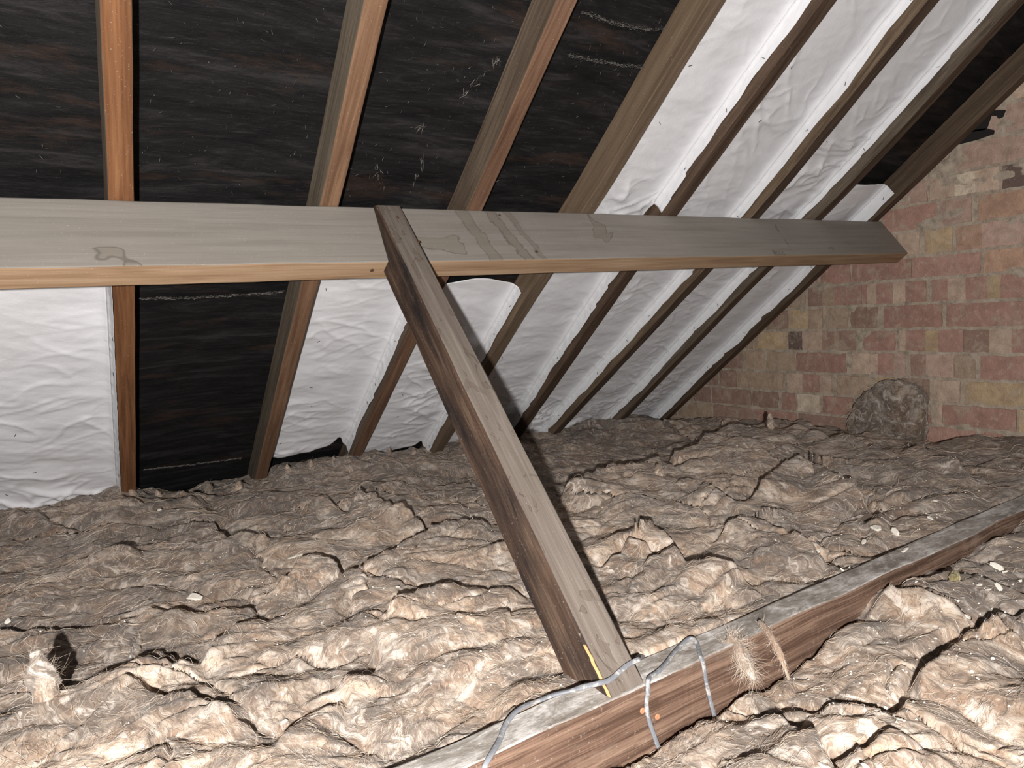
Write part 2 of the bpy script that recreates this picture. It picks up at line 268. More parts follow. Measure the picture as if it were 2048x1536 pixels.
def brick_wall():
    BC = {'R': (.42, .245, .20), 'B': (.33, .215, .17), 'P': (.56, .42, .325), 'Y': (.52, .385, .24), 'G': (.42, .315, .23), 'D': (.14, .10, .09), 'K': (.50, .345, .285), 'O': (.50, .315, .225), 'W': (.66, .55, .43)}
    n = NT('old_brick'); at = n.n('ShaderNodeVertexColor'); at.layer_name = 'brick_colour'; v = n.tc.outputs['Object']
    b = n.noise(v, 22, 6, .65, .4); f = n.noise(v, 190, 4, .7)
    c = n.mix(n.ramp(b, (.35, .45), (.6, 0.0)), at.outputs[0], (.24, .16, .12))
    c = n.mix(n.ramp(n.noise(v, 13, 7, .68, 1.0), (.50, 0.0), (.66, .65)), c, (.50, .41, .325)); c = n.mix(n.ramp(n.noise(v, 44, 5, .65), (.57, 0.0), (.70, .5)), c, (.62, .50, .42))
    c = n.mix(n.ramp(f, (.62, 0.0), (.8, .5)), c, (.13, .09, .07))
    bm_ = n.out(c, .9, n.bump(n.math('ADD', b, n.math('MULTIPLY', f, .6)), .8, .009), .15)
    n = NT('lime_mortar'); v = n.tc.outputs['Object']; b = n.noise(v, 35, 6, .65); f = n.noise(v, 240, 3, .7)
    c = n.ramp(b, (.3, (.29, .235, .185)), (.5, (.45, .375, .30)), (.72, (.56, .48, .39)))
    mm = n.out(c, .95, n.bump(n.math('ADD', b, n.math('MULTIPLY', f, .4)), .8, .008), .1)
    verts = []; faces = []; idx = []; cols = []
    def add(vs, fs, mi, col):
        k = len(verts); verts.extend(vs)
        for q in fs: faces.append([a + k for a in q]); idx.append(mi); cols.append(col)
    # mortar bed: a relief grid that spreads over the brick edges in the upper courses
    ys = np.arange(-1.45, 1.95, .012); zs = np.arange(-.05, 2.6, .012)
    Y, Z = np.meshgrid(ys, zs, indexing='ij')
    up = smooth(.84, 1.0, Z)
    H = .0068 + .0085 * fbm(Y * 9, Z * 14, 3.3, 4) + up * (.002 + .0085 * np.clip(fbm(Y * 6, Z * 11, 8.1, 4), -.2, 1))
    k = 0
    V = np.stack([WALLX + .008 - H, Y, Z], -1).reshape(-1, 3)
    F = grid_faces(len(ys), len(zs))
    keep = ((V[F].mean(1) - np.array(O0)) @ np.array(NV)) > FELT - .06
    add(V.tolist(), F[keep].tolist(), 1, (.3, .3, .3))
    bounds = {'V': (1.27, 1.38), 'W': (1.165, 1.27), 'X': (1.07, 1.165), 'Y': (.965, 1.07), 'Z': (.86, .965), 'A': (.765, .86), 'B': (.665, .765), 'C': (.56, .665), 'D': (.46, .56), 'E': (.355, .46), 'F': (.255, .355), 'G': (.16, .255)}
    rows = []
    for nm, segs in BRICKROWS:
        z0, z1 = bounds[nm]; L = list(segs); lo = min(s[1] for s in L); hi = max(s[0] for s in L)
        y = lo - .012
        while y > -1.4: l = random.choice((.255, .25, .125)); L.append((y, y - l, random.choice('RRKPOBY'))); y -= l + .012
        y = hi + .012
        while y < 1.9: l = random.choice((.255, .25, .125)); L.append((y + l, y, random.choice('RBBGR'))); y += l + .012
        rows.append((z0, z1, L))
    z = .16
    while z > -.05:
        L = []; y = -1.4 - random.random() * .2
        while y < 1.9: L.append((y + .255, y, random.choice('RBRGP'))); y += .267
        rows.append((z - .1, z, L)); z -= .1
    z = 1.38
    while z < 2.5:
        L = []; y = -1.5 - random.random() * .2
        while y < 1.9: L.append((y + .255, y, random.choice('KPKOPG'))); y += .267
        rows.append((z, z + .1, L)); z += .1
    for z0, z1, L in rows:
        L = sorted(L, key=lambda s: -s[0])
        for i, (ya, yb, c) in enumerate(L):
            if ya - yb < .012: continue
            if ((Vector((0, (ya + yb) / 2, (z0 + z1) / 2)) - O0).dot(NV)) < FELT - .12: continue
            tl = i > 0 and L[i - 1][1] - ya < .004; tr = i + 1 < len(L) and yb - L[i + 1][0] < .004
            pr = .006 + random.uniform(-.002, .002) if not (tl or tr) else .006
            gz = .0065; a = ya - (0 if tl else .002); b = yb + (0 if tr else .002); e = .0025
            col = np.array(BC[c]) * random.uniform(1.04, 1.3)
            ny = max(2, int((a - b) / .022)); nz = 5
            uu = np.linspace(a, b, ny + 1); zz = np.linspace(z0 + gz, z1 - gz, nz + 1)
            jit = lambda y_, z_: .0055 * float(mnoise.noise((y_ * 31, z_ * 31, 1.7)))
            vs = []
            for y_ in uu:
                for z_ in zz:
                    ed = (z_ in (zz[0], zz[-1])) or (y_ == uu[0] and not tl) or (y_ == uu[-1] and not tr)
                    vs.append((WALLX - pr + (e if ed else 0) + .0015 * float(mnoise.noise((y_ * 25, z_ * 25, 0))), y_ + (jit(y_, z_) if y_ in (uu[0], uu[-1]) and not (tl or tr) else 0), z_ + jit(z_ + 3, y_)))
            fs = [(i_ * (nz + 1) + j, i_ * (nz + 1) + j + 1, (i_ + 1) * (nz + 1) + j + 1, (i_ + 1) * (nz + 1) + j) for i_ in range(ny) for j in range(nz)]
            base = len(vs); rim = [i_ * (nz + 1) for i_ in range(ny + 1)] + [ny * (nz + 1) + j for j in range(1, nz + 1)] + [i_ * (nz + 1) + nz for i_ in range(ny - 1, -1, -1)] + [j for j in range(nz - 1, 0, -1)]
            for r_ in rim: vs.append((WALLX + .012, vs[r_][1], vs[r_][2]))
            m_ = len(rim)
            for q in range(m_): fs.append((rim[q], base + q, base + (q + 1) % m_, rim[(q + 1) % m_]))
            add(vs, fs, 0, tuple(col))
    # back of the wall
    add([(WALLX + .1, -1.45, -.05), (WALLX + .1, 1.95, -.05), (WALLX + .1, 1.95, 2.6), (WALLX + .1, -1.45, 2.6)], [(0, 1, 2, 3)], 1, (.3, .3, .3))
    o = new_mesh('wall_right', verts, faces, [bm_, mm], idx=idx)
    ca = o.data.color_attributes.new('brick_colour', 'FLOAT_COLOR', 'CORNER')
    lt = np.repeat(np.asarray(cols), [len(f) for f in faces], axis=0); ca.data.foreach_set('color', np.concatenate([lt, np.ones((len(lt), 1))], 1).ravel())
    struct(o)
    # flat black marks on the brick under the end rafter
    n = NT('matt_black'); sm = n.out((.02, .018, .018), .9)
    bm = bmesh.new()
    for pts in ([(-.25, 1.262), (-.306, 1.270), (-.37, 1.272), (-.428, 1.280), (-.430, 1.293), (-.405, 1.306), (-.33, 1.312), (-.25, 1.312)], [(-.352, 1.304), (-.404, 1.300), (-.414, 1.330), (-.420, 1.348), (-.442, 1.340), (-.446, 1.331), (-.458, 1.334), (-.466, 1.356), (-.37, 1.377), (-.33, 1.38), (-.345, 1.362), (-.374, 1.35)]):
        f = bm.faces.new([bm.verts.new((WALLX - .0165, y, z)) for y, z in pts]); r = bmesh.ops.extrude_face_region(bm, geom=[f])
        bmesh.ops.translate(bm, verts=[q for q in r['geom'] if isinstance(q, bmesh.types.BMVert)], vec=(.014, 0, 0))
    bmesh.ops.recalc_face_normals(bm, faces=bm.faces)
    me = bpy.data.meshes.new('black_mark'); bm.to_mesh(me); bm.free(); me.materials.append(sm)
    t = bpy.data.objects.new('black_mark', me); COL.objects.link(t); t.parent = o
brick_wall()

# ------------------------------------------------------------------ timbers
def beam(name, orig, A, B, L, hw, hh, mats, cen=None, wav=.0012, bev=.003, step=.03, sides=(0,0,0,0), parent=None, seed=0.0):
    """straight sawn timber; A = grain direction, B = across, C = A x B; cen(s) gives the sideways shift of the middle"""
    C = A.cross(B); st = np.linspace(0, L, max(2, int(L / step)) + 1)
    ring = []; side = []
    for (sx, sy), k in (((1, -1), 0), ((1, 1), 1), ((-1, 1), 2), ((-1, -1), 3)):
        # corner points with a small round
        cx, cy = sx * (hw - bev), sy * (hh - bev); a0 = {0: -90, 1: 0, 2: 90, 3: 180}[k]
        for q in (0, 45, 90):
            a = math.radians(a0 + q); ring.append((cx + bev * math.cos(a), cy + bev * math.sin(a)))
    m = len(ring); V = []; F = []; I = []
    for i, s in enumerate(st):
        dx, dy = cen(s) if cen else (0, 0)
        for j, (b, c) in enumerate(ring):
            V.append((s, b + dx + wav * float(mnoise.noise((s * 7, j // 3 * 3.3, seed))) + .35 * wav * float(mnoise.noise((s * 40, j * 1.3, seed))), c + dy + wav * float(mnoise.noise((s * 7, j // 3 * 3.3 + 9, seed)))))
    for i in range(len(st) - 1):
        for j in range(m):
            F.append((i * m + j, i * m + (j + 1) % m, (i + 1) * m + (j + 1) % m, (i + 1) * m + j))
            I.append(sides[{2: 0, 5: 1, 8: 2, 11: 3}.get(j, (j // 3 + (1 if False else 0)) % 4 if j % 3 == 1 else ((j // 3 - 1) % 4 if j % 3 == 0 else 0))])
    F.append(tuple(range(m - 1, -1, -1))); F.append(tuple(range((len(st) - 1) * m, len(st) * m))); I += [sides[0], sides[0]]
    return new_mesh(name, V, F, mats, parent=parent, idx=I, mw=frame(orig, A, B, C))
    # sides order: 0 = +B, 1 = +C, 2 = -B, 3 = -C

RAFT = [  # right-hand lower edge as (t, x), width, side colour, underside colour
 ([(-1.7, .409), (0, .408), (1.7, .405)], .047, ((.10,.075,.055),(.17,.125,.09),(.24,.18,.13)), ((.085,.034,.015),(.20,.088,.038),(.28,.135,.062)), 'orange-brown rafter with a mottled underside, leftmost in the photo'),
 ([(-1.7, .828), (-.5, .838), (0, .853), (.3, .853), (1.7, .865)], .047, ((.085,.066,.048),(.145,.115,.085),(.2,.165,.122)), ((.10,.052,.03),(.18,.10,.058),(.25,.15,.092)), 'brown rafter with a grey left side, second from the left'),
 ([(-1.7, 1.235), (-.6, 1.245), (0, 1.262), (.6, 1.247), (1.7, 1.241)], .05, ((.06,.04,.027),(.125,.092,.066),(.19,.145,.105)), ((.075,.038,.023),(.16,.088,.055),(.23,.135,.088)), 'brown rafter with dark streaks and knots, third from the left'),
 ([(-1.7, 1.635), (-.6, 1.645), (0, 1.662), (.3, 1.640), (1.7, 1.66)], .05, ((.10,.068,.043),(.155,.107,.07),(.2,.145,.1)), ((.09,.062,.04),(.145,.103,.07),(.185,.135,.095)), 'tan rafter between bare black felt and the first white sheet above the purlin'),
 ([(-1.7, 2.0), (-.6, 2.004), (0, 2.012), (.3, 2.024), (1.5, 2.09), (1.7, 2.1)], .052, ((.055,.034,.022),(.105,.068,.046),(.145,.098,.068)), ((.042,.025,.016),(.085,.053,.036),(.12,.08,.055)), 'dark reddish brown rafter, fifth from the left'),
 ([(-1.7, 2.36), (-.8, 2.392), (0, 2.449), (.3, 2.425), (1.5, 2.346), (1.7, 2.34)], .05, ((.075,.05,.032),(.15,.105,.068),(.2,.145,.1)), ((.04,.026,.018),(.08,.053,.037),(.12,.082,.058)), 'dark brown rafter, sixth from the left, white membrane on both sides'),
 ([(-1.7, 2.74), (-.88, 2.777), (-.5, 2.82), (0, 2.828), (.3, 2.793), (1.5, 2.787), (1.7, 2.785)], .05, ((.06,.045,.032),(.13,.1,.072),(.18,.145,.11)), ((.045,.028,.018),(.09,.06,.04),(.14,.1,.07)), 'grey-brown rafter, seventh from the left, one short of the brick wall'),
 ([(-1.7, 3.215), (0, 3.217), (1.7, 3.2)], .05, ((.05,.034,.022),(.10,.068,.045),(.15,.105,.072)), ((.045,.028,.018),(.09,.058,.038),(.13,.088,.06)), 'dark brown end rafter tight against the brick gable wall'),
]
RW = []
def rafters():
    for k, (pl, wd, sc, uc, lab) in enumerate(RAFT):
        ts = np.array([p[0] for p in pl]); xs = np.array([p[1] for p in pl]); tt = np.linspace(-1.7, 1.7, 60)
        ix = np.interp(tt, ts, xs); ix = np.convolve(np.pad(ix, 4, mode='edge'), np.ones(9) / 9, 'valid')
        fn = lambda t, tt=tt, ix=ix: np.interp(t, tt, ix)
        RW.append((fn, wd))
        t0 = -1.7; x0 = float(fn(0)) - wd / 2
        sm = wood('rafter_side', *sc, seed=k * 1.3 + .2, bump=.4); um = wood('rafter_underside', *uc, seed=k * 1.3 + 4.7, bump=.4)
        orig = roof(x0, t0, FELT / 2)
        o = beam('rafter', orig, TV, EX, 3.42, wd / 2, -FELT / 2, [um, sm], cen=lambda s, fn=fn, x0=x0, wd=wd: (float(fn(s - 1.7)) - wd / 2 - x0, 0), sides=(1, 0, 1, 1), seed=k * 2.1)
        tag(o, lab, 'rafter', 'rafters of the roof slope')
rafters()

def disc(name, c, nrm, r, th, mat, parent):
    """a nail or screw head: low domed disc with a rim"""
    nrm = nrm.normalized(); a = nrm.orthogonal().normalized(); b = nrm.cross(a); V = []; F = []; m = 14
    for rr, hh in ((1, 0), (1, .6), (.85, 1), (.3, 1), (.22, .7)):
        for j in range(m):
            q = 2 * math.pi * j / m; V.append(c + a * (r * rr * math.cos(q)) + b * (r * rr * math.sin(q)) + nrm * (th * hh))
    for i in range(4):
        for j in range(m): F.append((i * m + j, i * m + (j + 1) % m, (i + 1) * m + (j + 1) % m, (i + 1) * m + j))
    F.append(tuple(range(4 * m, 5 * m)))
    inv = parent.matrix_basis.inverted(); V = [inv @ v for v in V]
    return new_mesh(name, V, F, mat, parent=parent)
n_ = NT('rusty_steel'); RUST = n_.out(n_.ramp(n_.noise(n_.tc.outputs['Object'], 400, 4), (.35, (.03, .02, .016)), (.65, (.12, .06, .035))), .6)

PUR_G = wood('purlin_grey_face', (.215,.195,.172), (.25,.228,.203), (.28,.257,.23), seed=2.2, grain=.25, stains=((4.5, 5, 5), .66, (.17, .14, .105)), bump=.15)
PUR_O = wood('purlin_underside', (.22,.135,.078), (.32,.212,.13), (.40,.285,.19), seed=5.1, grain=.5, bump=.18)
PD, PB = .187, .0577
def purlin_drips():
    n = NT.__new__(NT); n.m = PUR_G; n.t = n.m.node_tree; n.b = n.t.nodes['Principled BSDF']; n.tc = n.t.nodes.new('ShaderNodeTexCoord')
    old = n.b.inputs['Base Color'].links[0].from_socket; v = n.vadd(n.tc.outputs['Object'], n.noise(n.tc.outputs['Object'], 28, 4, .6, .3, True), .045)
    sp = n.n('ShaderNodeSeparateXYZ'); n.link(v, sp.inputs[0]); c = old
    for x0, k, w_ in ((2.005, .20, .020), (2.10, .26, .017), (2.155, .22, .008)):
        d = n.math('ABSOLUTE', n.math('SUBTRACT', n.math('MULTIPLY_ADD', sp.outputs[2], k, sp.outputs[0]), x0 + .0225 + .0225 * k))
        c = n.mix(n.math('MULTIPLY', n.ramp(d, (w_ - .002, 1.0), (w_, 0.0)), .45), c, (.16, .135, .105)); c = n.mix(n.math('MULTIPLY', n.ramp(d, (w_ - .004, 0.0), (w_ - .001, 1.0), (w_ + .0015, 0.0)), .6), c, (.07, .055, .042))
    n.put(n.b.inputs['Base Color'], c)
purlin_drips()
def purlin():
    x0 = -.8; L = WALLX - .006 - x0
    orig = O0 + EX * x0 + TV * (PB / 2) + NV * (PD / 2 + .0005)
    o = beam('purlin', orig, EX, TV, L, PB / 2, PD / 2 - .0005, [PUR_G, PUR_O], sides=(1, 0, 0, 1), wav=.0015, bev=.0035, seed=3.3)
    tag(o, 'long grey dusty purlin running under the rafters to the brick wall, orange-brown underside', 'purlin')
    disc('nail', roof(.885, .027, PD), NV, .0048, .002, RUST, o); disc('nail', roof(1.363, 0, .158), -TV, .0045, .002, RUST, o); disc('nail', roof(1.305, .0, .02), -TV, .0035, .0015, RUST, o)
    return o
PUR = purlin()

STR_F = wood('strut_front', (.125,.10,.083), (.18,.15,.127), (.235,.205,.176), seed=8.4, grain=.8, stains=((15, 30, 30), .60, (.10, .073, .053)), bump=.35)
STR_S = wood('strut_side', (.045,.026,.017), (.10,.06,.041), (.19,.13,.09), seed=3.9, grain=1.6, bump=.7, patch=((.016, .012, .012), .40, .60, (3.6, 15, 15)))
def strut():
    lean = lambda z, s: .831 + .1286 * (z - .2) + s * .0665
    prof = [(-.026, 1.0215), (-.968, .2004), (-.852, .2004), (-.0885, .8538), (-.1162, .8755), (-.003, 1.0215)]
    # slice the profile into stations along the length so that the edges can waver slightly
    def cut(z):   # front and back y at height z
        yf = np.interp(z, [.2004, 1.0215], [-.968, -.026]) if z > .20035 else -.9145
        if z < .20035: return yf, -.852 - (.2004 - z) * 1.147 + .0005
        yb = np.interp(z, [.2004, .8538], [-.852, -.0885]) if z <= .8538 else np.interp(z, [.8755, 1.0215], [-.1162, -.003])
        return yf, yb
    zs = sorted(set([.146, .165, .185, .2003] + list(np.linspace(.2004, .8538, 28)) + [.8560] + list(np.linspace(.8755, 1.0215, 8))))
    A = Vector((.831 - .9366, -.968 + .026, .2004 - 1.0215)).normalized(); B = (EX - A * EX.dot(A)).normalized(); C = A.cross(B)
    mw = frame(Vector((lean(1.0215, .5), -.026, 1.0215)), A, B, C); inv = mw.inverted(); V = []; F = []; I = []
    bev = .004
    for i, z in enumerate(zs):
        yf, yb = cut(z) if z != .8560 else (np.interp(z, [.2004, 1.0215], [-.968, -.026]), -.0905)
        l, r = lean(z, 0), lean(z, 1); wv = lambda k: .0016 * float(mnoise.noise((z * 9, k * 3.1, 0))) + .0007 * float(mnoise.noise((z * 60, k * 3.1, 0)))
        for j, (x, y) in enumerate([(l + bev + wv(1), yf), (r - bev, yf), (r + wv(2), yf + bev * 1.3), (r + wv(3), yb - bev), (r - bev, yb), (l + bev, yb), (l + wv(4), yb - bev), (l + wv(5), yf + bev * 1.3)]):
            V.append(inv @ Vector((x, y, z)))
    for i in range(len(zs) - 1):
        for j in range(8): F.append((i * 8 + j, i * 8 + (j + 1) % 8, (i + 1) * 8 + (j + 1) % 8, (i + 1) * 8 + j)); I.append(0 if j in (0, 1) else 1)
    F.append(tuple(range(7, -1, -1))); I.append(1); F.append(tuple(range((len(zs) - 1) * 8, len(zs) * 8))); I.append(0)
    o = new_mesh('strut', V, F, [STR_F, STR_S], idx=I, mw=mw)
    tag(o, 'weathered timber strut slanting from the purlin down to the dusty joist', 'strut')
    nf = A.cross(B) * -1
    if nf.y > 0: nf = -nf
    for px, z in ((.972, .985), (.988, .918)):
        y = np.interp(z, [.2004, 1.0215], [-.968, -.026]); disc('nail', Vector((px, y, z)) , nf, .0042, .002, RUST, o)
    # raw orange split at the lower left arris
    n = NT('raw_split_wood'); sp = n.out(n.ramp(n.noise(n.map(n.tc.outputs['Object'], (8, 120, 120)), 1.0), (.3, (.45, .20, .07)), (.7, (.68, .40, .19))), .75)
    V = []; F = []; zz = np.linspace(.2015, .252, 9)
    for i, z in enumerate(zz):
        y = np.interp(z, [.2004, 1.0215], [-.968, -.026]); l = lean(z, 0); q = .0009 * math.sin(math.pi * (i + .15) / 8.6) + .0008
        for dx, dy in ((-.001, .006), (.0015 - q * .2, -.0035), (.002 + q, -.0025), (.003 + q, .004)): V.append(inv @ Vector((l + .6 * dx + .0008 * math.sin(i * 2.3), y + .6 * dy, z)))
    for i in range(8):
        for j in range(4): F.append((i * 4 + j, i * 4 + (j + 1) % 4, (i + 1) * 4 + (j + 1) % 4, (i + 1) * 4 + j))
    F += [(3, 2, 1, 0), (32, 33, 34, 35)]
    s = new_mesh('splinter', V, F, sp, parent=o); s['label'] = 'raw orange split wood'
strut()

JZ, JH, JY0, JY1 = .2, .115, -.9738, -.916
def joist_top():
    n = NT('joist_dusty_top'); v = n.tc.outputs['Object']
    a = n.noise(n.map(v, (14, 26, 26)), 1.0, 6, .68, .6); b = n.noise(n.map(v, (60, 140, 140)), 1.0, 4, .7); g = n.noise(n.map(v, (6, 120, 60)), 1.0, 4, .6)
    c = n.ramp(a, (.36, (.20, .175, .15)), (.47, (.33, .30, .27)), (.58, (.52, .49, .46)), (.68, (.70, .68, .66)))
    c = n.mix(n.ramp(b, (.36, .55), (.47, 0.0)), c, (.20, .175, .155)); c = n.mix(n.ramp(b, (.56, 0.0), (.68, .6)), c, (.72, .70, .68))
    c = n.mix(n.ramp(g, (.35, .35), (.5, 0.0)), c, (.17, .13, .105))
    return n.out(c, .9, n.bump(n.math('ADD', a, n.math('MULTIPLY', b, .5)), .5, .003))
def joist_front():
    n = NT('joist_brown_side'); v = n.tc.outputs['Object']
    vv = n.vadd(v, n.noise(n.map(v, (3, 10, 10)), 1.0, 3, .5, 0, True), .02)
    g = n.noise(n.map(vv, (1.6, 300, 330)), 1.0, 3, .6); w2 = n.noise(n.map(vv, (3, 95, 95)), 1.0, 4, .6, .3); bl = n.noise(n.map(v, (5, 16, 16)), 1.0, 5, .65)
    c = n.ramp(w2, (.35, (.085, .048, .032)), (.5, (.165, .10, .07)), (.66, (.25, .165, .118)))
    c = n.mix(n.ramp(g, (.36, .8), (.5, 0.0)), c, (.065, .035, .023))
    c = n.mix(n.ramp(bl, (.55, 0.0), (.72, .5)), c, (.30, .235, .19)); c = n.mix(n.ramp(n.noise(v, 160, 4, .7), (.62, 0.0), (.72, .5)), c, (.46, .40, .35))
    return n.out(c, .85, n.bump(n.math('ADD', g, w2), .5, .003))
JT = joist_top(); JF = joist_front()
def joist():
    x0 = -.6; L = WALLX - .006 - x0
    o = beam('joist', Vector((x0, (JY0 + JY1) / 2, JZ - JH / 2)), EX, Vector((0, 1, 0)), L, (JY1 - JY0) / 2, JH / 2, [JF, JT], sides=(0, 1, 0, 0), wav=.0032, bev=.004, step=.012, seed=5.5)
    tag(o, 'ceiling joist with white dusty top and ridged brown side crossing the insulation', 'joist')
    cop = NT('copper_nail'); cm = cop.out((.42, .20, .11), .45)
    for x, z in ((.883, .166), (.911, .146)): disc('nail', Vector((x, JY0 - .0005, z)), Vector((0, -1, 0)), .0045, .0018, cm, o)['label'] = 'orange-brown nail head'
joist()
for y in (-2.2,): pass

# ------------------------------------------------------------------ grey flat cables over the joist
def cable_mat():
    n = NT('grey_cable_sheath'); v = n.tc.outputs['Object']
    c = n.mix(n.ramp(n.noise(v, 70, 5, .7), (.50, 0.0), (.60, .85)), (.18, .187, .205), (.47, .45, .43))
    return n.out(c, .5, n.bump(n.noise(v, 300, 3), .2, .001), .4)
CM = cable_mat()
def ribbon(name, pts, wv, hw, hh, mat, label):
    """flat twin cable: oval section swept along a smoothed path"""
    P = np.array([p[:3] for p in pts], float); k = np.arange(len(P)); s = np.linspace(0, len(P) - 1, (len(P) - 1) * 8 + 1)
    def cr(q):
        i = min(int(q), len(P) - 2); f = q - i; a = P[max(i - 1, 0)]; b = P[i]; c = P[i + 1]; d = P[min(i + 2, len(P) - 1)]
        return .5 * (2 * b + (c - a) * f + (2 * a - 5 * b + 4 * c - d) * f * f + (3 * b - a - 3 * c + d) * f ** 3)
    Q = np.array([cr(q) for q in s]); W_ = np.array([[np.interp(q, k, [w_[j] for w_ in wv]) for j in range(3)] for q in s])
    T = np.gradient(Q, axis=0); T /= np.linalg.norm(T, axis=1)[:, None]
    Nn = W_ - (W_ * T).sum(1)[:, None] * T; Nn /= np.linalg.norm(Nn, axis=1)[:, None]; Bn = np.cross(T, Nn); V = []; F = []; m = 12
    for i in range(len(Q)):
        for j in range(m):
            a = 2 * math.pi * j / m; ca, sa = math.cos(a), math.sin(a)
            V.append(Q[i] + Bn[i] * hw * np.sign(ca) * abs(ca) ** .6 + Nn[i] * hh * np.sign(sa) * abs(sa) ** .8)
    for i in range(len(Q) - 1):
        for j in range(m): F.append((i * m + j, i * m + (j + 1) % m, (i + 1) * m + (j + 1) % m, (i + 1) * m + j))
    F += [tuple(range(m - 1, -1, -1)), tuple(range((len(Q) - 1) * m, len(Q) * m))]
    o = new_mesh(name, V, F, mat, smooth_=True); tag(o, label, 'cable'); return o
U = (0, 0, 1); FR = (0, -1, 0)
SF = (0, -.657, .754)
ribbon('cable', [(.962, -.902, .19), (.938, -.914, .2045), (.922, -.926, .2105), (.9067, -.9465, .2232), (.8927, -.9475, .2237), (.8791, -.9488, .2228), (.8656, -.951, .2208), (.8519, -.9536, .2185), (.839, -.955, .2176), (.822, -.953, .2185), (.806, -.938, .2125), (.795, -.926, .206), (.774, -.917, .204), (.750, -.914, .203), (.727, -.919, .2075), (.703, -.925, .2085), (.680, -.937, .2055), (.661, -.954, .203), (.638, -.972, .2025), (.622, -.9795, .195), (.607, -.983, .172), (.592, -.988, .14), (.578, -.995, .10)],
       [U]*2 + [SF]*9 + [U]*8 + [(0, -.8, .6), FR, FR, FR], .0036, .0022, CM, 'grey flat cable wandering along the joist past the foot of the strut')
ribbon('cable', [(.905, -.983, .10), (.893, -.978, .145), (.889, -.977, .172), (.8925, -.9765, .190), (.899, -.972, .2025), (.908, -.966, .2032), (.93, -.961, .203), (.955, -.952, .203), (.985, -.938, .203), (1.012, -.928, .2035), (1.031, -.9245, .206), (1.037, -.9285, .2065), (1.031, -.944, .203), (1.012, -.966, .203), (1.0065, -.974, .201), (1.0075, -.977, .19), (1.012, -.977, .16), (1.019, -.977, .132), (1.024, -.981, .10)],
       [FR]*3 + [(0, -.9, .4)] + [U]*10 + [(0, -.7, .7)] + [FR]*4, .0035, .0022, CM, 'grey flat cable looped over the joist, right of the strut, ends hanging down')

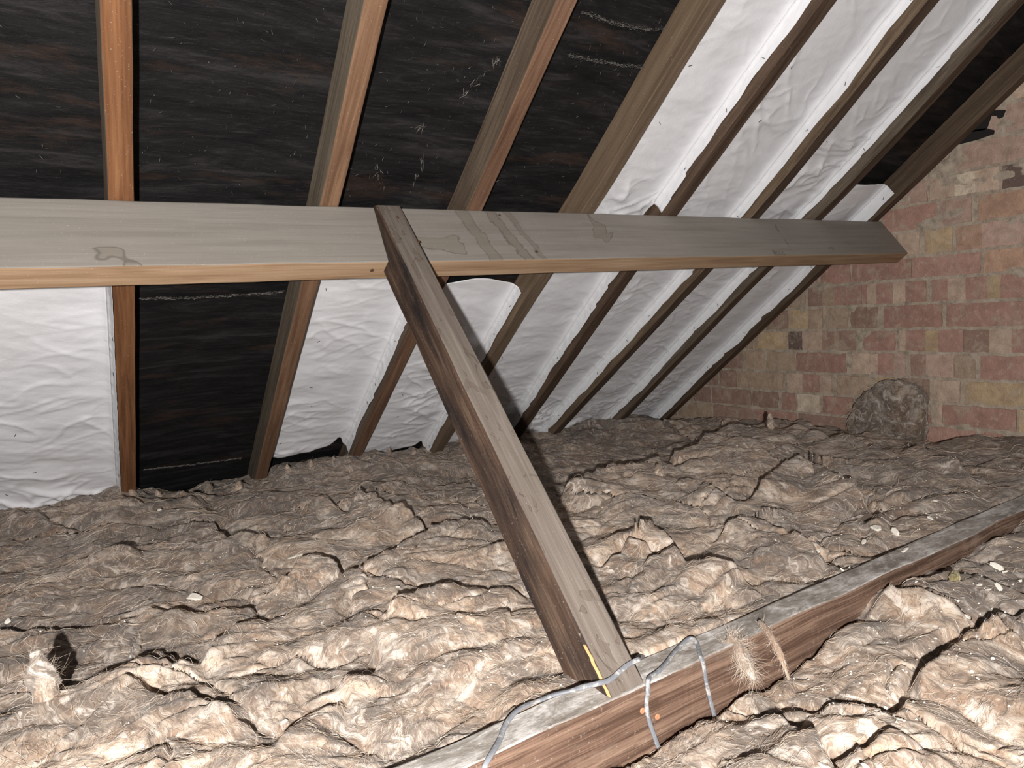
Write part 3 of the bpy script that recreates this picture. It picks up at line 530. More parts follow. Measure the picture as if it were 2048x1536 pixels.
# ------------------------------------------------------------------ white breather membrane stapled between the rafters
def sheet_mat():
    n = NT('white_membrane'); v = n.tc.outputs['Object']
    c = n.mix(n.ramp(n.noise(v, 7, 5, .6, .5), (.5, 0.0), (.8, .35)), (.775, .78, .81), (.60, .59, .60))
    c = n.mix(n.ramp(n.noise(n.map(v, (1, 1, 1), loc=(3, 3, 3)), 30, 4, .7), (.68, 0.0), (.8, .3)), c, (.45, .40, .34))
    h = n.math('ADD', n.noise(v, 55, 4, .6, .5), n.math('MULTIPLY', n.noise(v, 420, 2, .6), .25))
    m = n.out(c, .62, n.bump(h, .35, .003), .3)
    return m
WM = sheet_mat()
n_ = NT('staple_wire'); STM = n_.out((.06, .06, .065), .5)
def sheet(k, t0, t1, label, seed, flap=.056, top=lambda u: 0, bot=lambda u: 0, full=False, wr=1.0, sag=0.0, nst=6, slack=.004):
    """k = index of the rafter on the left (or -1); the right edge turns up onto the left side of rafter k + 1"""
    fr, wd = RW[k + 1]; fl_ = (lambda t: RW[k][0](t) + .0025) if k >= 0 else (lambda t: np.full_like(t, -.02))
    nu, nf = 74, 16; nt = max(12, int((t1 - t0) / .0065)); V = np.zeros((nt, nu + nf, 3))
    u = np.linspace(0, 1, nu); tv = np.linspace(0, 1, nt)
    for i in range(nt):
        tt0 = t0 + np.array([top(q) for q in np.concatenate([u, np.ones(nf)])]); tt1 = t1 + np.array([bot(q) for q in np.concatenate([u, np.ones(nf)])])
        T = tt0 + (tt1 - tt0) * tv[i]
        xl = fl_(T); xr = fr(T) - wd - .0025
        uu = np.concatenate([u, np.ones(nf)]); X = xl + (xr - xl) * uu
        tm = T[-1]
        fw = flap * (1.02 + .26 * float(mnoise.noise((tm * 3.1, seed, 0))) + .13 * float(mnoise.noise((tm * 11, seed, 2))))
        saw = (tm * 7.3 + seed + .25 * math.sin(tm * 17 + seed)) % 1.0                  # torn scallops between staples
        fw *= 1 - .20 * (max(0, float(mnoise.noise((tm * 5, seed, 8)))) * 2.0 * saw ** 2) + .02 * float(mnoise.noise((tm * 30, seed, 5)))
        fw = min(fw, -FELT - .003) if not full else -FELT + .001
        base = -.0775
        N = np.full(nu + nf, base) + sag * np.sin(np.pi * uu) * np.array(1.0)
        # wrinkles
        wx = X * 1.0; wt = T * 1.0
        r1 = fbm(wx * 3.0 + wt * 1.3 + seed * 7, wt * 8.0 - wx * 2.2, seed * 1.9, 4)
        ws = .05 * fbm(wx * 4, wt * 4, seed + 3, 3)
        r2 = 1 - np.abs(pn(wx * 3.2 + wt * 3.0 + seed, (wt + ws) * 10 - wx * 7, seed * 3.7 + 1) * 1.9)
        r3 = 1 - np.abs(pn(wx * 4 - wt * 2.0 + seed, (wt + ws) * 17 + wx * 5, seed * 2.7 + 5) * 1.9)
        msk = np.clip(.25 + 1.3 * pn(wx * 3.1, wt * 3.1, seed * 5.1), 0, 1); low = .35 + 1.0 * tv[i] ** 2
        amp = np.sin(np.pi * np.clip(uu * .96 + .04, 0, 1)) ** .5
        N = N + wr * (.0045 * r1 * (.6 + .5 * low) + (.0085 * np.clip(r2, 0, 1) ** 4 + .005 * np.clip(r3, 0, 1) ** 5) * low * (.15 + msk)) * (.35 + .65 * amp) + slack * np.sin(np.pi * uu)
        # fold and flap
        N[:nu] += (.012 * np.exp(-((1 - u) * (xr[:nu] - xl[:nu]) / .012)))
        f = np.linspace(0, 1, nf + 1)[1:]
        nb = N[nu - 1]; N[nu:] = nb + f * (base + fw - nb)
        X[nu:] = xr[nu:] + .0012 - f * .0006 - np.clip(.0035 * fbm(T[nu:] * 30 , f * 2 + seed, 3.0, 3), -.001, .008) * (1 - .6 * f) - .006 * np.exp(-f / .12) * 1.0
        X[nu - 6:nu] -= .006 * np.linspace(0, 1, 6)
        V[i] = np.array(O0) + X[:, None] * np.array(EX) + T[:, None] * np.array(TV) + N[:, None] * np.array(NV)
    o = new_mesh('membrane_sheet', V[:, :nu].reshape(-1, 3), grid_faces(nt, nu), WM, smooth_=True)
    fp = new_mesh('stapled_flap', V[:, nu - 1:].reshape(-1, 3), grid_faces(nt, nf + 1), WM, smooth_=True, parent=o)
    for q in (o, fp): so = q.modifiers.new('thickness', 'SOLIDIFY'); so.thickness = .0008; so.offset = 0
    tag(o, label, 'membrane', 'white membrane sheets between the rafters')
    # staples along the flap and the left edge
    for q in range(nst):
        for col_ in (nu + 9, 8 + (q * 5) % 22):
            i = int((q + .5 + .25 * math.sin(q * 2.1 + seed)) / nst * nt); c = Vector(V[min(max(i, 1), nt - 2), col_]); d = (Vector(V[min(i + 1, nt - 1), col_]) - Vector(V[max(i - 1, 0), col_])).normalized()
            side = -EX if col_ > nu else NV
            across = d.cross(side).normalized(); dd = (d * math.cos(q + seed) + across * math.sin(q + seed)).normalized(); p2 = dd.cross(side).normalized(); c = c + side * .0012
            L_, W2, H_ = .0055, .0007, .0009; vs = [c + dd * a * L_ + p2 * b * W2 + side * h_ * H_ for a in (-1, 1) for b in (-1, 1) for h_ in (-1, 1)]
            new_mesh('staple', vs, [(0,1,3,2), (4,6,7,5), (0,4,5,1), (2,3,7,6), (0,2,6,4), (1,5,7,3)], STM, parent=o)
    return o
sheet(3, -1.45, .13, 'white sheet above the purlin nearest the black felt, torn at its bottom right corner', 1.3, flap=.047, wr=1.4, bot=lambda u: -.12 * max(0, (u - .9) / .1) ** 1.5)
sheet(4, -1.5, .13, 'white sheet above the purlin with dark scuffs, second of that row from the left', 2.7, flap=.044, wr=1.4)
sheet(5, -1.55, .13, 'white sheet above the purlin, third of that row from the left', 4.1, flap=.036, wr=1.3)
sheet(6, -.155, .13, 'short white sheet end curling out above the purlin beside the brick wall', 5.6, flap=.055, top=lambda u: .035 * (1 - u) ** 2 + (.02 * u), nst=2, slack=.02)
sheet(-1, .09, 1.53, 'wrinkled white sheet below the purlin at the far left of the photo', 6.9, full=True, bot=lambda u: .02 + .06 * u - .012 * math.sin(u * 14), wr=1.7)
sheet(1, .12, 1.40, 'white sheet below the purlin just left of the strut, wavy bottom edge over black felt', 8.2, flap=.05, wr=1.5, bot=lambda u: .012 * math.sin(u * 5.5) - .05 * math.exp(-((u - .9) / .06) ** 2) - .012 * u)
sheet(2, .395, 1.535, 'white sheet directly behind the strut, its top edge hanging clear of the purlin', 9.6, flap=.052, wr=1.5, top=lambda u: -.01 + .016 * math.cos(u * 6) + .02 * max(0, 1 - u / .12), bot=lambda u: .015 * math.sin(u * 6) - .04 * math.exp(-((u - .93) / .05) ** 2))
sheet(3, .15, 1.70, 'white sheet below the purlin, first one fully clear of the strut on its right', 10.4, flap=.05, wr=1.7)
sheet(4, .15, 1.72, 'creased white sheet below the purlin, third from the brick wall', 11.9, flap=.048, wr=1.7)
sheet(5, .15, 1.72, 'white sheet below the purlin, second from the brick wall', 13.3, flap=.046, wr=1.6)
sheet(6, .15, 1.72, 'narrow looking white sheet below the purlin running beside the brick wall', 14.8, flap=.05, wr=1.6)

# ------------------------------------------------------------------ mineral wool
def wool_mat(name, shift=0.0, tint=(1, 1, 1), dust=0.0):
    n = NT(name); v = n.map(n.tc.outputs['Object'], loc=(shift, shift * .7, 0))
    wp = n.vadd(v, n.noise(v, 4.5, 3, .5, 0, True), .30); wp2 = n.vadd(wp, n.noise(v, 15, 3, .5, 0, True), .085)
    big = n.noise(v, 5, 4, .6, .6)
    st = n.noise(n.map(wp2, (50, 12, 26)), 1.0, 6, .66, .7); st2 = n.noise(n.map(wp2, (190, 45, 100)), 1.0, 4, .65, .8)
    cl = n.noise(wp, 13, 5, .62, .8)
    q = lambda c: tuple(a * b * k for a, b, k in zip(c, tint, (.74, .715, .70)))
    dusty = n.ramp(cl, (.34, q((.17, .137, .113))), (.50, q((.32, .268, .225))), (.66, q((.52, .455, .395))))
    fresh = n.ramp(cl, (.34, q((.36, .255, .18))), (.46, q((.56, .42, .31))), (.56, q((.76, .635, .515))), (.66, q((.95, .88, .79))))
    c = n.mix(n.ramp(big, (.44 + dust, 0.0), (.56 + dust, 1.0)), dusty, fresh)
    c = n.mix(n.ramp(n.noise(wp, 9, 4, .6, .5), (.54, 0.0), (.66, .75)), c, q((.36, .235, .16)))
    c = n.mix(n.ramp(st, (.38, .75), (.48, 0.0)), c, q((.19, .14, .108)))
    c = n.mix(n.ramp(st, (.54, 0.0), (.64, .8)), c, q((.95, .87, .78)))
    c = n.mix(n.ramp(st2, (.34, .6), (.46, 0.0)), c, q((.22, .16, .12)))
    c = n.mix(n.ramp(st2, (.55, 0.0), (.70, .6)), c, q((.88, .79, .69)))
    h = n.math('ADD', n.math('MULTIPLY', st, 1.0), n.math('MULTIPLY', st2, .45)); h = n.math('ADD', h, n.math('MULTIPLY', cl, .8))
    m = n.out(c, 1.0, n.bump(h, .6, .0045), 0.0)
    n.b.inputs['Sheen Weight'].default_value = .15; n.b.inputs['Sheen Roughness'].default_value = .6
    return m
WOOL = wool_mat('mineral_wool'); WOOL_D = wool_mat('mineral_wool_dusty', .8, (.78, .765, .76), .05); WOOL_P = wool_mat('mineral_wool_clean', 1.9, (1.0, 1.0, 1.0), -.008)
CP_B = np.array([(.0,1.15,.19),(.34,1.05,.205),(.62,1.15,.125),(.85,1.10,.165),(1.19,1.07,.195),(1.45,1.1,.16),(1.59,1.15,.13),(2.29,1.19,.10),(2.79,1.14,.125),(3.15,1.2,.045),(3.2,.9,.08),(3.2,.5,.10),(3.2,.15,.115),(3.2,-.2,.09),(3.2,-.5,.165),(3.2,-.8,.18),
  (.4,-.93,.195),(.7,-.93,.192),(1.0,-.93,.195),(1.3,-.93,.188),(1.6,-.93,.19),(2.0,-.93,.195),(2.6,-.93,.2),(.2,-.6,.205),(.0,-.3,.19),(.3,-.2,.175),(.3,.4,.18),(.9,.4,.18),(.9,-.2,.185),(.7,-.6,.20),(1.2,-.6,.19),(1.2,0,.17),(1.6,.6,.10),(2.2,.5,.085),(2.6,.5,.085),(1.9,.3,.10),(2.75,.35,.085),(1.7,-.4,.195),(2.2,-.12,.215),(2.55,.02,.20),(1.75,-.2,.20),(2.2,-.6,.19),(2.7,-.5,.15),(-.3,.2,.19),(-.3,-.7,.2)])
CP_F = np.array([(.5,-.98,.135),(.78,-.98,.128),(.9,-.98,.122),(1.03,-.98,.116),(1.15,-.98,.108),(1.24,-.98,.125),(1.38,-.98,.16),(1.49,-.98,.176),(1.61,-.98,.17),(1.95,-.98,.185),(2.4,-.98,.19),(.7,-1.1,.15),(.95,-1.12,.15),(1.1,-1.2,.15),(1.3,-1.1,.165),(1.3,-1.3,.17),(1.7,-1.2,.175),(1.0,-1.45,.17),(2.2,-1.3,.18)])
def idw(cp, x, y):
    num = np.zeros_like(x); den = np.zeros_like(x)
    for a, b, z in cp: w_ = 1 / ((x - a) ** 2 + (y - b) ** 2 + .02) ** 1.6; num += w_ * z; den += w_
    return num / den
CG = np.array(CAM[:2])
def cracks(x, y, front):
    h = np.zeros_like(x); jx = x + .011 * pn(x * 22, y * 22, 4.2) + .003 * pn(x * 48, y * 48, 1.2); jy = y + .011 * pn(x * 22, y * 22, 7.7) + .003 * pn(x * 48, y * 48, 5.2)
    for amp, fr, pts in CRACKS:
        if fr != front: continue
        P = np.array(pts); lo = P.min(0) - .4; hi = P.max(0) + .4
        m = (x > lo[0]) & (x < hi[0]) & (y > lo[1]) & (y < hi[1])
        if not m.any(): continue
        X = jx[m]; Y = jy[m]; best = np.full(X.shape, 1e9); sg = np.zeros(X.shape); par = np.zeros(X.shape)
        L = np.linalg.norm(np.diff(P, axis=0), axis=1); tot = L.sum(); acc = 0
        for i in range(len(P) - 1):
            a, b = P[i], P[i + 1]; d = b - a; l = L[i]; nn = np.array([-d[1], d[0]]) / l
            if (CG - (a + b) / 2) @ nn < 0: nn = -nn
            s = np.clip(((X - a[0]) * d[0] + (Y - a[1]) * d[1]) / l ** 2, 0, 1); dx = X - (a[0] + s * d[0]); dy = Y - (a[1] + s * d[1]); dist = np.hypot(dx, dy)
            u = dist < best; best[u] = dist[u]; sg[u] = np.sign(dx * nn[0] + dy * nn[1])[u]; par[u] = ((acc + s * l) / tot)[u]; acc += l
        tp = smooth(0, .12, par) * smooth(0, .12, 1 - par)
        sd = best * sg; rr = np.hypot(X - CG[0], Y - CG[1]); sw = .005 + .0042 * rr; st = smooth(-sw, sw, sd)
        up = np.exp(-np.clip(sd - .012, 0, 9) / .10) * st; rnd = 1 - .35 * np.exp(-np.clip(sd, 0, 9) / .012)
        dn = np.exp(-np.clip(-sd, 0, 9) / .045) * (1 - st)
        notch = np.exp(-((sd + .004 + sw) / (.004 + .0035 * rr)) ** 2)
        h[m] += amp * tp * (.033 * up * rnd - .016 * dn - .020 * notch)
    return h
def seeds_of(front): return [(k, p) for k, L in (SEED_F if front else SEED_B).items() for p in L]
def region(x, y, front):
    sd = seeds_of(front); names = list((SEED_F if front else SEED_B).keys())
    jx = x + .045 * fbm(x * 7, y * 7, 21.0, 3); jy = y + .045 * fbm(x * 7, y * 7, 31.0, 3)
    d1 = np.full(x.shape, 1e9); r1 = np.zeros(x.shape, int); d2 = np.full(x.shape, 1e9)
    per = {}
    for k, p in sd:
        d = np.hypot(jx - p[0], jy - p[1]); per[k] = np.minimum(per.get(k, 1e9), d)
    D = np.stack([per[k] for k in names]); r1 = D.argmin(0); Ds = np.sort(D, axis=0)
    return names, r1, Ds[1] - Ds[0]
def wool_h(x, y, front):
    z = idw(CP_F if front else CP_B, x, y)
    wx = x + .06 * fbm(x * 4, y * 4, 3.0, 3); wy = y + .06 * fbm(x * 4, y * 4, 9.0, 3)
    wx2 = wx + .022 * fbm(x * 14, y * 14, 13.0, 3); wy2 = wy + .022 * fbm(x * 14, y * 14, 19.0, 3)
    bl = lambda a: np.minimum(np.abs(a), .75) ** .8 - .30
    md = .45 + .9 * np.clip(.5 + pn(x * 4, y * 4, 51.0), 0, 1)
    z = z + .018 * pn(wx * 4.5, wy * 5.5, 1.0) + .034 * bl(pn(wx * 5, wy * 7, 2.0)) + .0125 * md * bl(pn(wx2 * 10, wy2 * 15, 3.0))
    z = z + .0042 * md * bl(pn(wx2 * 24, wy2 * 36, 4.0)) + .0015 * smooth(3.2, 1.6, np.hypot(x - CG[0], y - CG[1])) * pn(wx2 * 60, wy2 * 85, 5.0) + .0009 * smooth(1.5, .8, np.hypot(x - CG[0], y - CG[1])) * pn(wx2 * 150, wy2 * 190, 6.0)
    z = z + cracks(x, y, front)
    if not front: z = z + smooth(.7, .95, y) * (.020 * pn(x * 8, y * 3, 61.0) + .012 * pn(x * 19, y * 6, 62.0) + .006 * pn(x * 45, y * 20, 63.0))
    names, r, gap = region(x, y, front)
    z = z - .010 * np.exp(-(gap / .008) ** 2)
    if front: z = z - .02 * smooth(-1.0, -.975, y) * smooth(1.5, 1.2, x) - .012 * smooth(-1.0, -.978, y)
    else: z = z - .010 * smooth(-.905, -.916, y)
    lim = np.where(np.abs(y + .945) < .09, .205, 9); z = np.minimum(z, lim)
    return np.maximum(z, .02), r
LAB = {
 'eaves': 'ragged far edge of brown mineral wool tucked in under the feet of the left-hand rafters',
 'far': 'dark low-lying mineral wool in the far corner under the rafters right of the strut',
 'left': 'grey-brown mineral wool with white specks below the far left white sheet',
 'corner': 'pale brightly lit mineral wool in the bottom left corner of the photo',
 'grey': 'grey rounded lump of mineral wool left of the strut with a dark gap behind it',
 'round': 'small round coiled lump of mineral wool under the dark arched gap, left of centre',
 'pillow': 'brown pillow of mineral wool just left of the middle of the strut',
 'swirl': 'big swirling tan pile of mineral wool left of the strut foot, against the joist',
 'strut': 'tan mineral wool filling the bay right of the strut, behind the joist',
 'pale': 'pale rounded mound of mineral wool under a long black crack, right of the strut',
 'crest': 'ragged crest of mineral wool with loose fibres in front of the far dark corner',
 'wall': 'speckled brown mineral wool running from the joist to the foot of the brick wall',
 'near': 'tan mineral wool in front of the joist at the bottom centre of the photo',
 'wedge': 'wedge of pinkish brown mineral wool touching the front of the joist, right of the cables',
 'tongue': 'small tongue of mineral wool between dark cracks, front right of the joist',
 'lower': 'pale mineral wool filling the bottom right corner of the photo',
 'end': 'flake-strewn mineral wool in front of the right end of the joist',
}
def wool():
    gx, gy = CAM.x, CAM.y
    ang = np.radians(np.arange(-24, 92, .12)); rad = np.exp(np.arange(math.log(.50), math.log(4.1), .0027))
    A_, R_ = np.meshgrid(ang, rad, indexing='ij'); X = gx + R_ * np.sin(A_); Y = gy + R_ * np.cos(A_)
    for front in (0, 1):
        Yc = np.maximum(Y, JY1 + .001) if not front else np.minimum(Y, JY0 - .001)
        m = (np.abs(Yc - Y) < .02)
        Z, r = wool_h(X, Yc, front)
        P = np.stack([X, Yc, Z], -1)
        ok = m & (((P - np.array(O0)) @ np.array(NV)) > FELT + .004) & (X < WALLX - .018) & (X > -.75)
        if not front:    # the bay edges stop short of rafters' feet
            pass
        nu, nv = X.shape; F = grid_faces(nu, nv); okf = ok.ravel()[F].all(1); F = F[okf]
        area = np.abs(np.cross((P.reshape(-1, 3)[F[:, 1]] - P.reshape(-1, 3)[F[:, 0]])[:, :2], (P.reshape(-1, 3)[F[:, 3]] - P.reshape(-1, 3)[F[:, 0]])[:, :2])); F = F[area > 1e-9]
        fr = r.ravel()[F[:, 0]]; names = list((SEED_F if front else SEED_B).keys())
        for k, nm in enumerate(names):
            f = F[fr == k]
            if len(f) < 50: continue
            used, inv = np.unique(f, return_inverse=True); f = inv.reshape(-1, 4); V = P.reshape(-1, 3)[used]
            # skirt down to the ceiling boards so that each piece is solid wool, not a film
            e = np.concatenate([f[:, [0, 1]], f[:, [1, 2]], f[:, [2, 3]], f[:, [3, 0]]]); es = np.sort(e, 1); key = es[:, 0].astype(np.int64) * len(V) + es[:, 1]
            _, ind, cnt = np.unique(key, return_index=True, return_counts=True); be = e[ind[cnt == 1]]
            bv = np.unique(be); mp = np.full(len(V), -1); mp[bv] = len(V) + np.arange(len(bv)); low = V[bv].copy(); low[:, 2] = .002
            sk = np.stack([be[:, 1], be[:, 0], mp[be[:, 0]], mp[be[:, 1]]], 1)
            V = np.concatenate([V, low]); f = np.concatenate([f, sk])
            me = bpy.data.meshes.new('mineral_wool'); me.vertices.add(len(V)); me.vertices.foreach_set('co', V.ravel()); me.loops.add(len(f) * 4); me.loops.foreach_set('vertex_index', f[:, ::-1].ravel().astype(np.int32))
            me.polygons.add(len(f)); me.polygons.foreach_set('loop_start', np.arange(len(f), dtype=np.int32) * 4); me.polygons.foreach_set('loop_total', np.full(len(f), 4, np.int32)); me.polygons.foreach_set('use_smooth', np.ones(len(f), bool))
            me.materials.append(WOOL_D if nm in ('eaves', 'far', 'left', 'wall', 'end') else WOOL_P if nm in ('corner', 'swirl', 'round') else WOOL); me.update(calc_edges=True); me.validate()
            o = bpy.data.objects.new('mineral_wool', me); COL.objects.link(o); tag(o, LAB[nm], 'insulation', 'mineral wool laid over the ceiling')
wool()

# ------------------------------------------------------------------ loose fibres, tufts, offcut, plaster flakes
def ribbons(name, polys, widths, mats, midx, parent, kind='stuff'):
    """thin strands: polys (n, k, 3)"""
    Pp = np.asarray(polys, float); n, k, _ = Pp.shape
    T = np.gradient(Pp, axis=1); T /= np.linalg.norm(T, axis=2, keepdims=True) + 1e-9
    R_ = rng.normal(size=(n, 1, 3)) * .5 + np.array([0, -.5, 1.0]); S_ = np.cross(T, np.broadcast_to(R_, Pp.shape)); S_ /= np.linalg.norm(S_, axis=2, keepdims=True) + 1e-9
    tap = (np.sin(np.pi * (np.arange(k) + .35) / (k - .3)) ** .6)[None, :, None]; wd = np.asarray(widths)[:, None, None] * tap * .5
    V = np.stack([Pp - S_ * wd, Pp + S_ * wd], 2).reshape(-1, 3)
    base = (np.arange(n)[:, None] * k + np.arange(k - 1)[None]) * 2
    F = np.stack([base, base + 1, base + 3, base + 2], -1).reshape(-1, 4)
    me = bpy.data.meshes.new(name); me.vertices.add(len(V)); me.vertices.foreach_set('co', V.ravel()); me.loops.add(len(F) * 4); me.loops.foreach_set('vertex_index', F.ravel().astype(np.int32))
    me.polygons.add(len(F)); me.polygons.foreach_set('loop_start', np.arange(len(F), dtype=np.int32) * 4); me.polygons.foreach_set('loop_total', np.full(len(F), 4, np.int32))
    for m in mats: me.materials.append(m)
    me.polygons.foreach_set('material_index', np.repeat(np.asarray(midx, np.int32), k - 1)); me.polygons.foreach_set('use_smooth', np.ones(len(F), bool)); me.update(calc_edges=True)
    o = bpy.data.objects.new(name, me); COL.objects.link(o); o.parent = parent
    if kind: o['kind'] = kind
    return o
def plain(name, c, r=.95):
    n = NT(name); return n.out(n.mix(n.noise(n.tc.outputs['Object'], 60, 3), tuple(.8 * q for q in c), c), r, None, .05)
FIB = [plain('wool_fibre_cream', (.72, .62, .53)), plain('wool_fibre_tan', (.50, .385, .29)), plain('wool_fibre_brown', (.31, .22, .155))]
def flow(x, y): return 5.5 * fbm(x * 3.6, y * 3.6, 41.0, 3)
def strands(n, front, k=7):
    A_ = np.radians(rng.uniform(-20, 88, n)); R_ = np.exp(rng.uniform(math.log(.55), math.log(3.6), n)); X = CAM.x + R_ * np.sin(A_); Y = CAM.y + R_ * np.cos(A_)
    if front: ok = (Y < JY0 - .02) & (Y > -1.62)
    else: ok = (Y > JY1 + .012)
    ok &= (X < WALLX - .05) & (X > -.6); X, Y, R_ = X[ok], Y[ok], R_[ok]
    st = np.clip(.0035 * R_, .003, .009) * rng.uniform(.5, 1.5, len(X)); px = [X]; py = [Y]
    a0 = rng.normal(0, .22, len(X)); cu = rng.normal(0, .16, len(X))
    for i in range(k - 1):
        a = flow(px[-1], py[-1]) + a0 + cu * i; px.append(px[-1] + st * np.cos(a)); py.append(py[-1] + st * np.sin(a))
    PX = np.stack(px, 1); PY = np.stack(py, 1); Z, r = wool_h(PX.ravel(), PY.ravel(), front); Z = Z.reshape(PX.shape)
    lift = rng.uniform(.0006, .0035, len(X)) + (rng.random(len(X)) < .06) * rng.uniform(0, .010, len(X))
    Z = Z + lift[:, None] * np.sin(np.pi * (np.arange(k) + .2) / (k - .6))[None]
    yl = JY0 - .004 if front else JY1 + .004
    PY = np.minimum(PY, yl) if front else np.maximum(PY, yl)
    Pz = np.stack([PX, PY, Z], -1); good = (((Pz - np.array(O0)) @ np.array(NV)) > FELT + .012).all(1)
    return Pz[good], R_[good], r.reshape(PX.shape)[good][:, 0]
for front, cnt in ((0, 80000), (1, 80000)):
    Pz, R_, r = strands(cnt, front); names = list((SEED_F if front else SEED_B).keys())
    for k_, nm in enumerate(names):
        par = [o for o in COL.objects if o.get('label') == LAB[nm]]
        m = r == k_
        if not par or m.sum() < 5: continue
        wdt = np.clip(  .00032 * R_[m], .00024, .0008) * rng.uniform(.5, 1.4, m.sum())
        ribbons('loose_fibres', Pz[m], wdt, FIB, rng.choice(3, m.sum(), p=[.36, .40, .24]), par[0])

def hz(x, y, front=0):
    z, _ = wool_h(np.array([x]), np.array([y]), front); return float(z[0])
def tuft(name, base, axis, ln, rad, label, seed, cat='insulation tuft', bend=(0, 0, 0), nf=60, mat=None, group=None, taper=.55, fl=None):
    """teased lump of wool: a bent, lumpy spindle with fibres standing out of it"""
    ax = Vector(axis).normalized(); a = ax.orthogonal().normalized(); b = ax.cross(a); V = []; F = []; nr, m = 26, 22; bd = Vector(bend); base = Vector(base)
    for i in range(nr):
        t = i / (nr - 1); c = base + ax * (ln * t) + bd * (t * t); rr = rad * (math.sin(math.pi * min(max(t * .93 + .05, 0), 1)) ** .5) * (1 - (1 - taper) * t)
        for j in range(m):
            q = 2 * math.pi * j / m; d = a * math.cos(q) + b * math.sin(q); p = c + d * rr; nn = 1 + .5 * float(mnoise.noise(Vector((p.x, p.y, p.z)) * (1.1 / rad) + Vector((seed, 0, 0)))) + .28 * float(mnoise.noise(Vector((p.x, p.y, p.z)) * (3.2 / rad) + Vector((0, seed, 0))))
            V.append(c + d * rr * nn)
    for i in range(nr - 1):
        for j in range(m): F.append((i * m + j, i * m + (j + 1) % m, (i + 1) * m + (j + 1) % m, (i + 1) * m + j))
    F += [tuple(range(m - 1, -1, -1)), tuple(range((nr - 1) * m, nr * m))]
    o = new_mesh(name, V, F, mat or WOOL, smooth_=True); tag(o, label, cat, group)
    if nf:
        nf = nf * 3; pl = []
        for q in range(nf):
            p = V[random.randrange(m, (nr - 1) * m)]; i = int((p - base).dot(ax) / ln * (nr - 1)); c = base + ax * (p - base).dot(ax)
            d = (p - c).normalized() + ax * random.uniform(-.5, 1.2) + Vector((random.gauss(0, .4), random.gauss(0, .4), random.gauss(0, .4))); d.normalize(); L = (fl or rad) * random.uniform(.2, .65); cv = Vector((random.gauss(0, 1), random.gauss(0, 1), random.gauss(0, 1))) * L * .7
            pl.append([tuple(p - d * .002 + d * (L * s_ / 5) + cv * (s_ / 5) ** 2) for s_ in range(6)])
        ribbons('loose_fibres', pl, np.full(nf, .00026), FIB, rng.choice(3, nf, p=[.6, .3, .1]), o)
    return o
WOOL2 = wool_mat('mineral_wool_grey', 2.0, (.72, .74, .76)); WOOL3 = wool_mat('mineral_wool_pale', 5.0, (1.25, 1.28, 1.3))
tuft('wool_tuft', (2.62, .115, hz(2.62, .115) - .01), (.08, .1, 1), .075, .013, 'upright pale wisp of wool standing on the crest near the brick wall', 3.1, nf=60, mat=WOOL3, taper=.9)
tuft('wool_tuft', (.175, -.475, hz(.175, -.475) - .022), (-.12, .2, 1), .085, .026, 'bright upright tuft of wool at the far left, beside a dark gap', 5.2, bend=(.0, .02, 0), nf=90, mat=WOOL3)
tuft('wool_tuft', (1.085, -.955, .198), (.1, -.55, -.05), .045, .015, 'pale ragged tuft of wool draped over the joist edge, right of the looped cable', 7.7, bend=(0, -.003, -.045), nf=420, taper=.8, fl=.03)
tuft('wool_tuft', (1.155, -.962, .212), (.12, -.5, -.4), .075, .0065, 'thin twisted strand of wool hanging down the joist side', 9.4, bend=(.0, .012, -.045), nf=160, taper=.75, fl=.014)
tuft('wool_tuft', (1.80, -.44, hz(1.80, -.44) - .004), (.75, .85, .06), .15, .0065, 'pale straight twist of wool lying on the mound above the black crack', 11.3, nf=20, taper=.9, mat=WOOL3)
tuft('wool_tuft', (.275, -.42, hz(.275, -.42) - .004), (.22, .95, .05), .16, .0085, 'pale straight twist of wool lying below the left white sheet', 12.8, nf=25, taper=.9, mat=WOOL3)
tuft('wool_tuft', (1.60, -1.05, hz(1.60, -1.05, 1)), (.9, .3, .05), .05, .010, 'small yellowish tuft of wool beside the far end of the joist', 14.1, nf=30, mat=wool_mat('mineral_wool_yellow', 7.0, (1.0, 1.05, .62)))
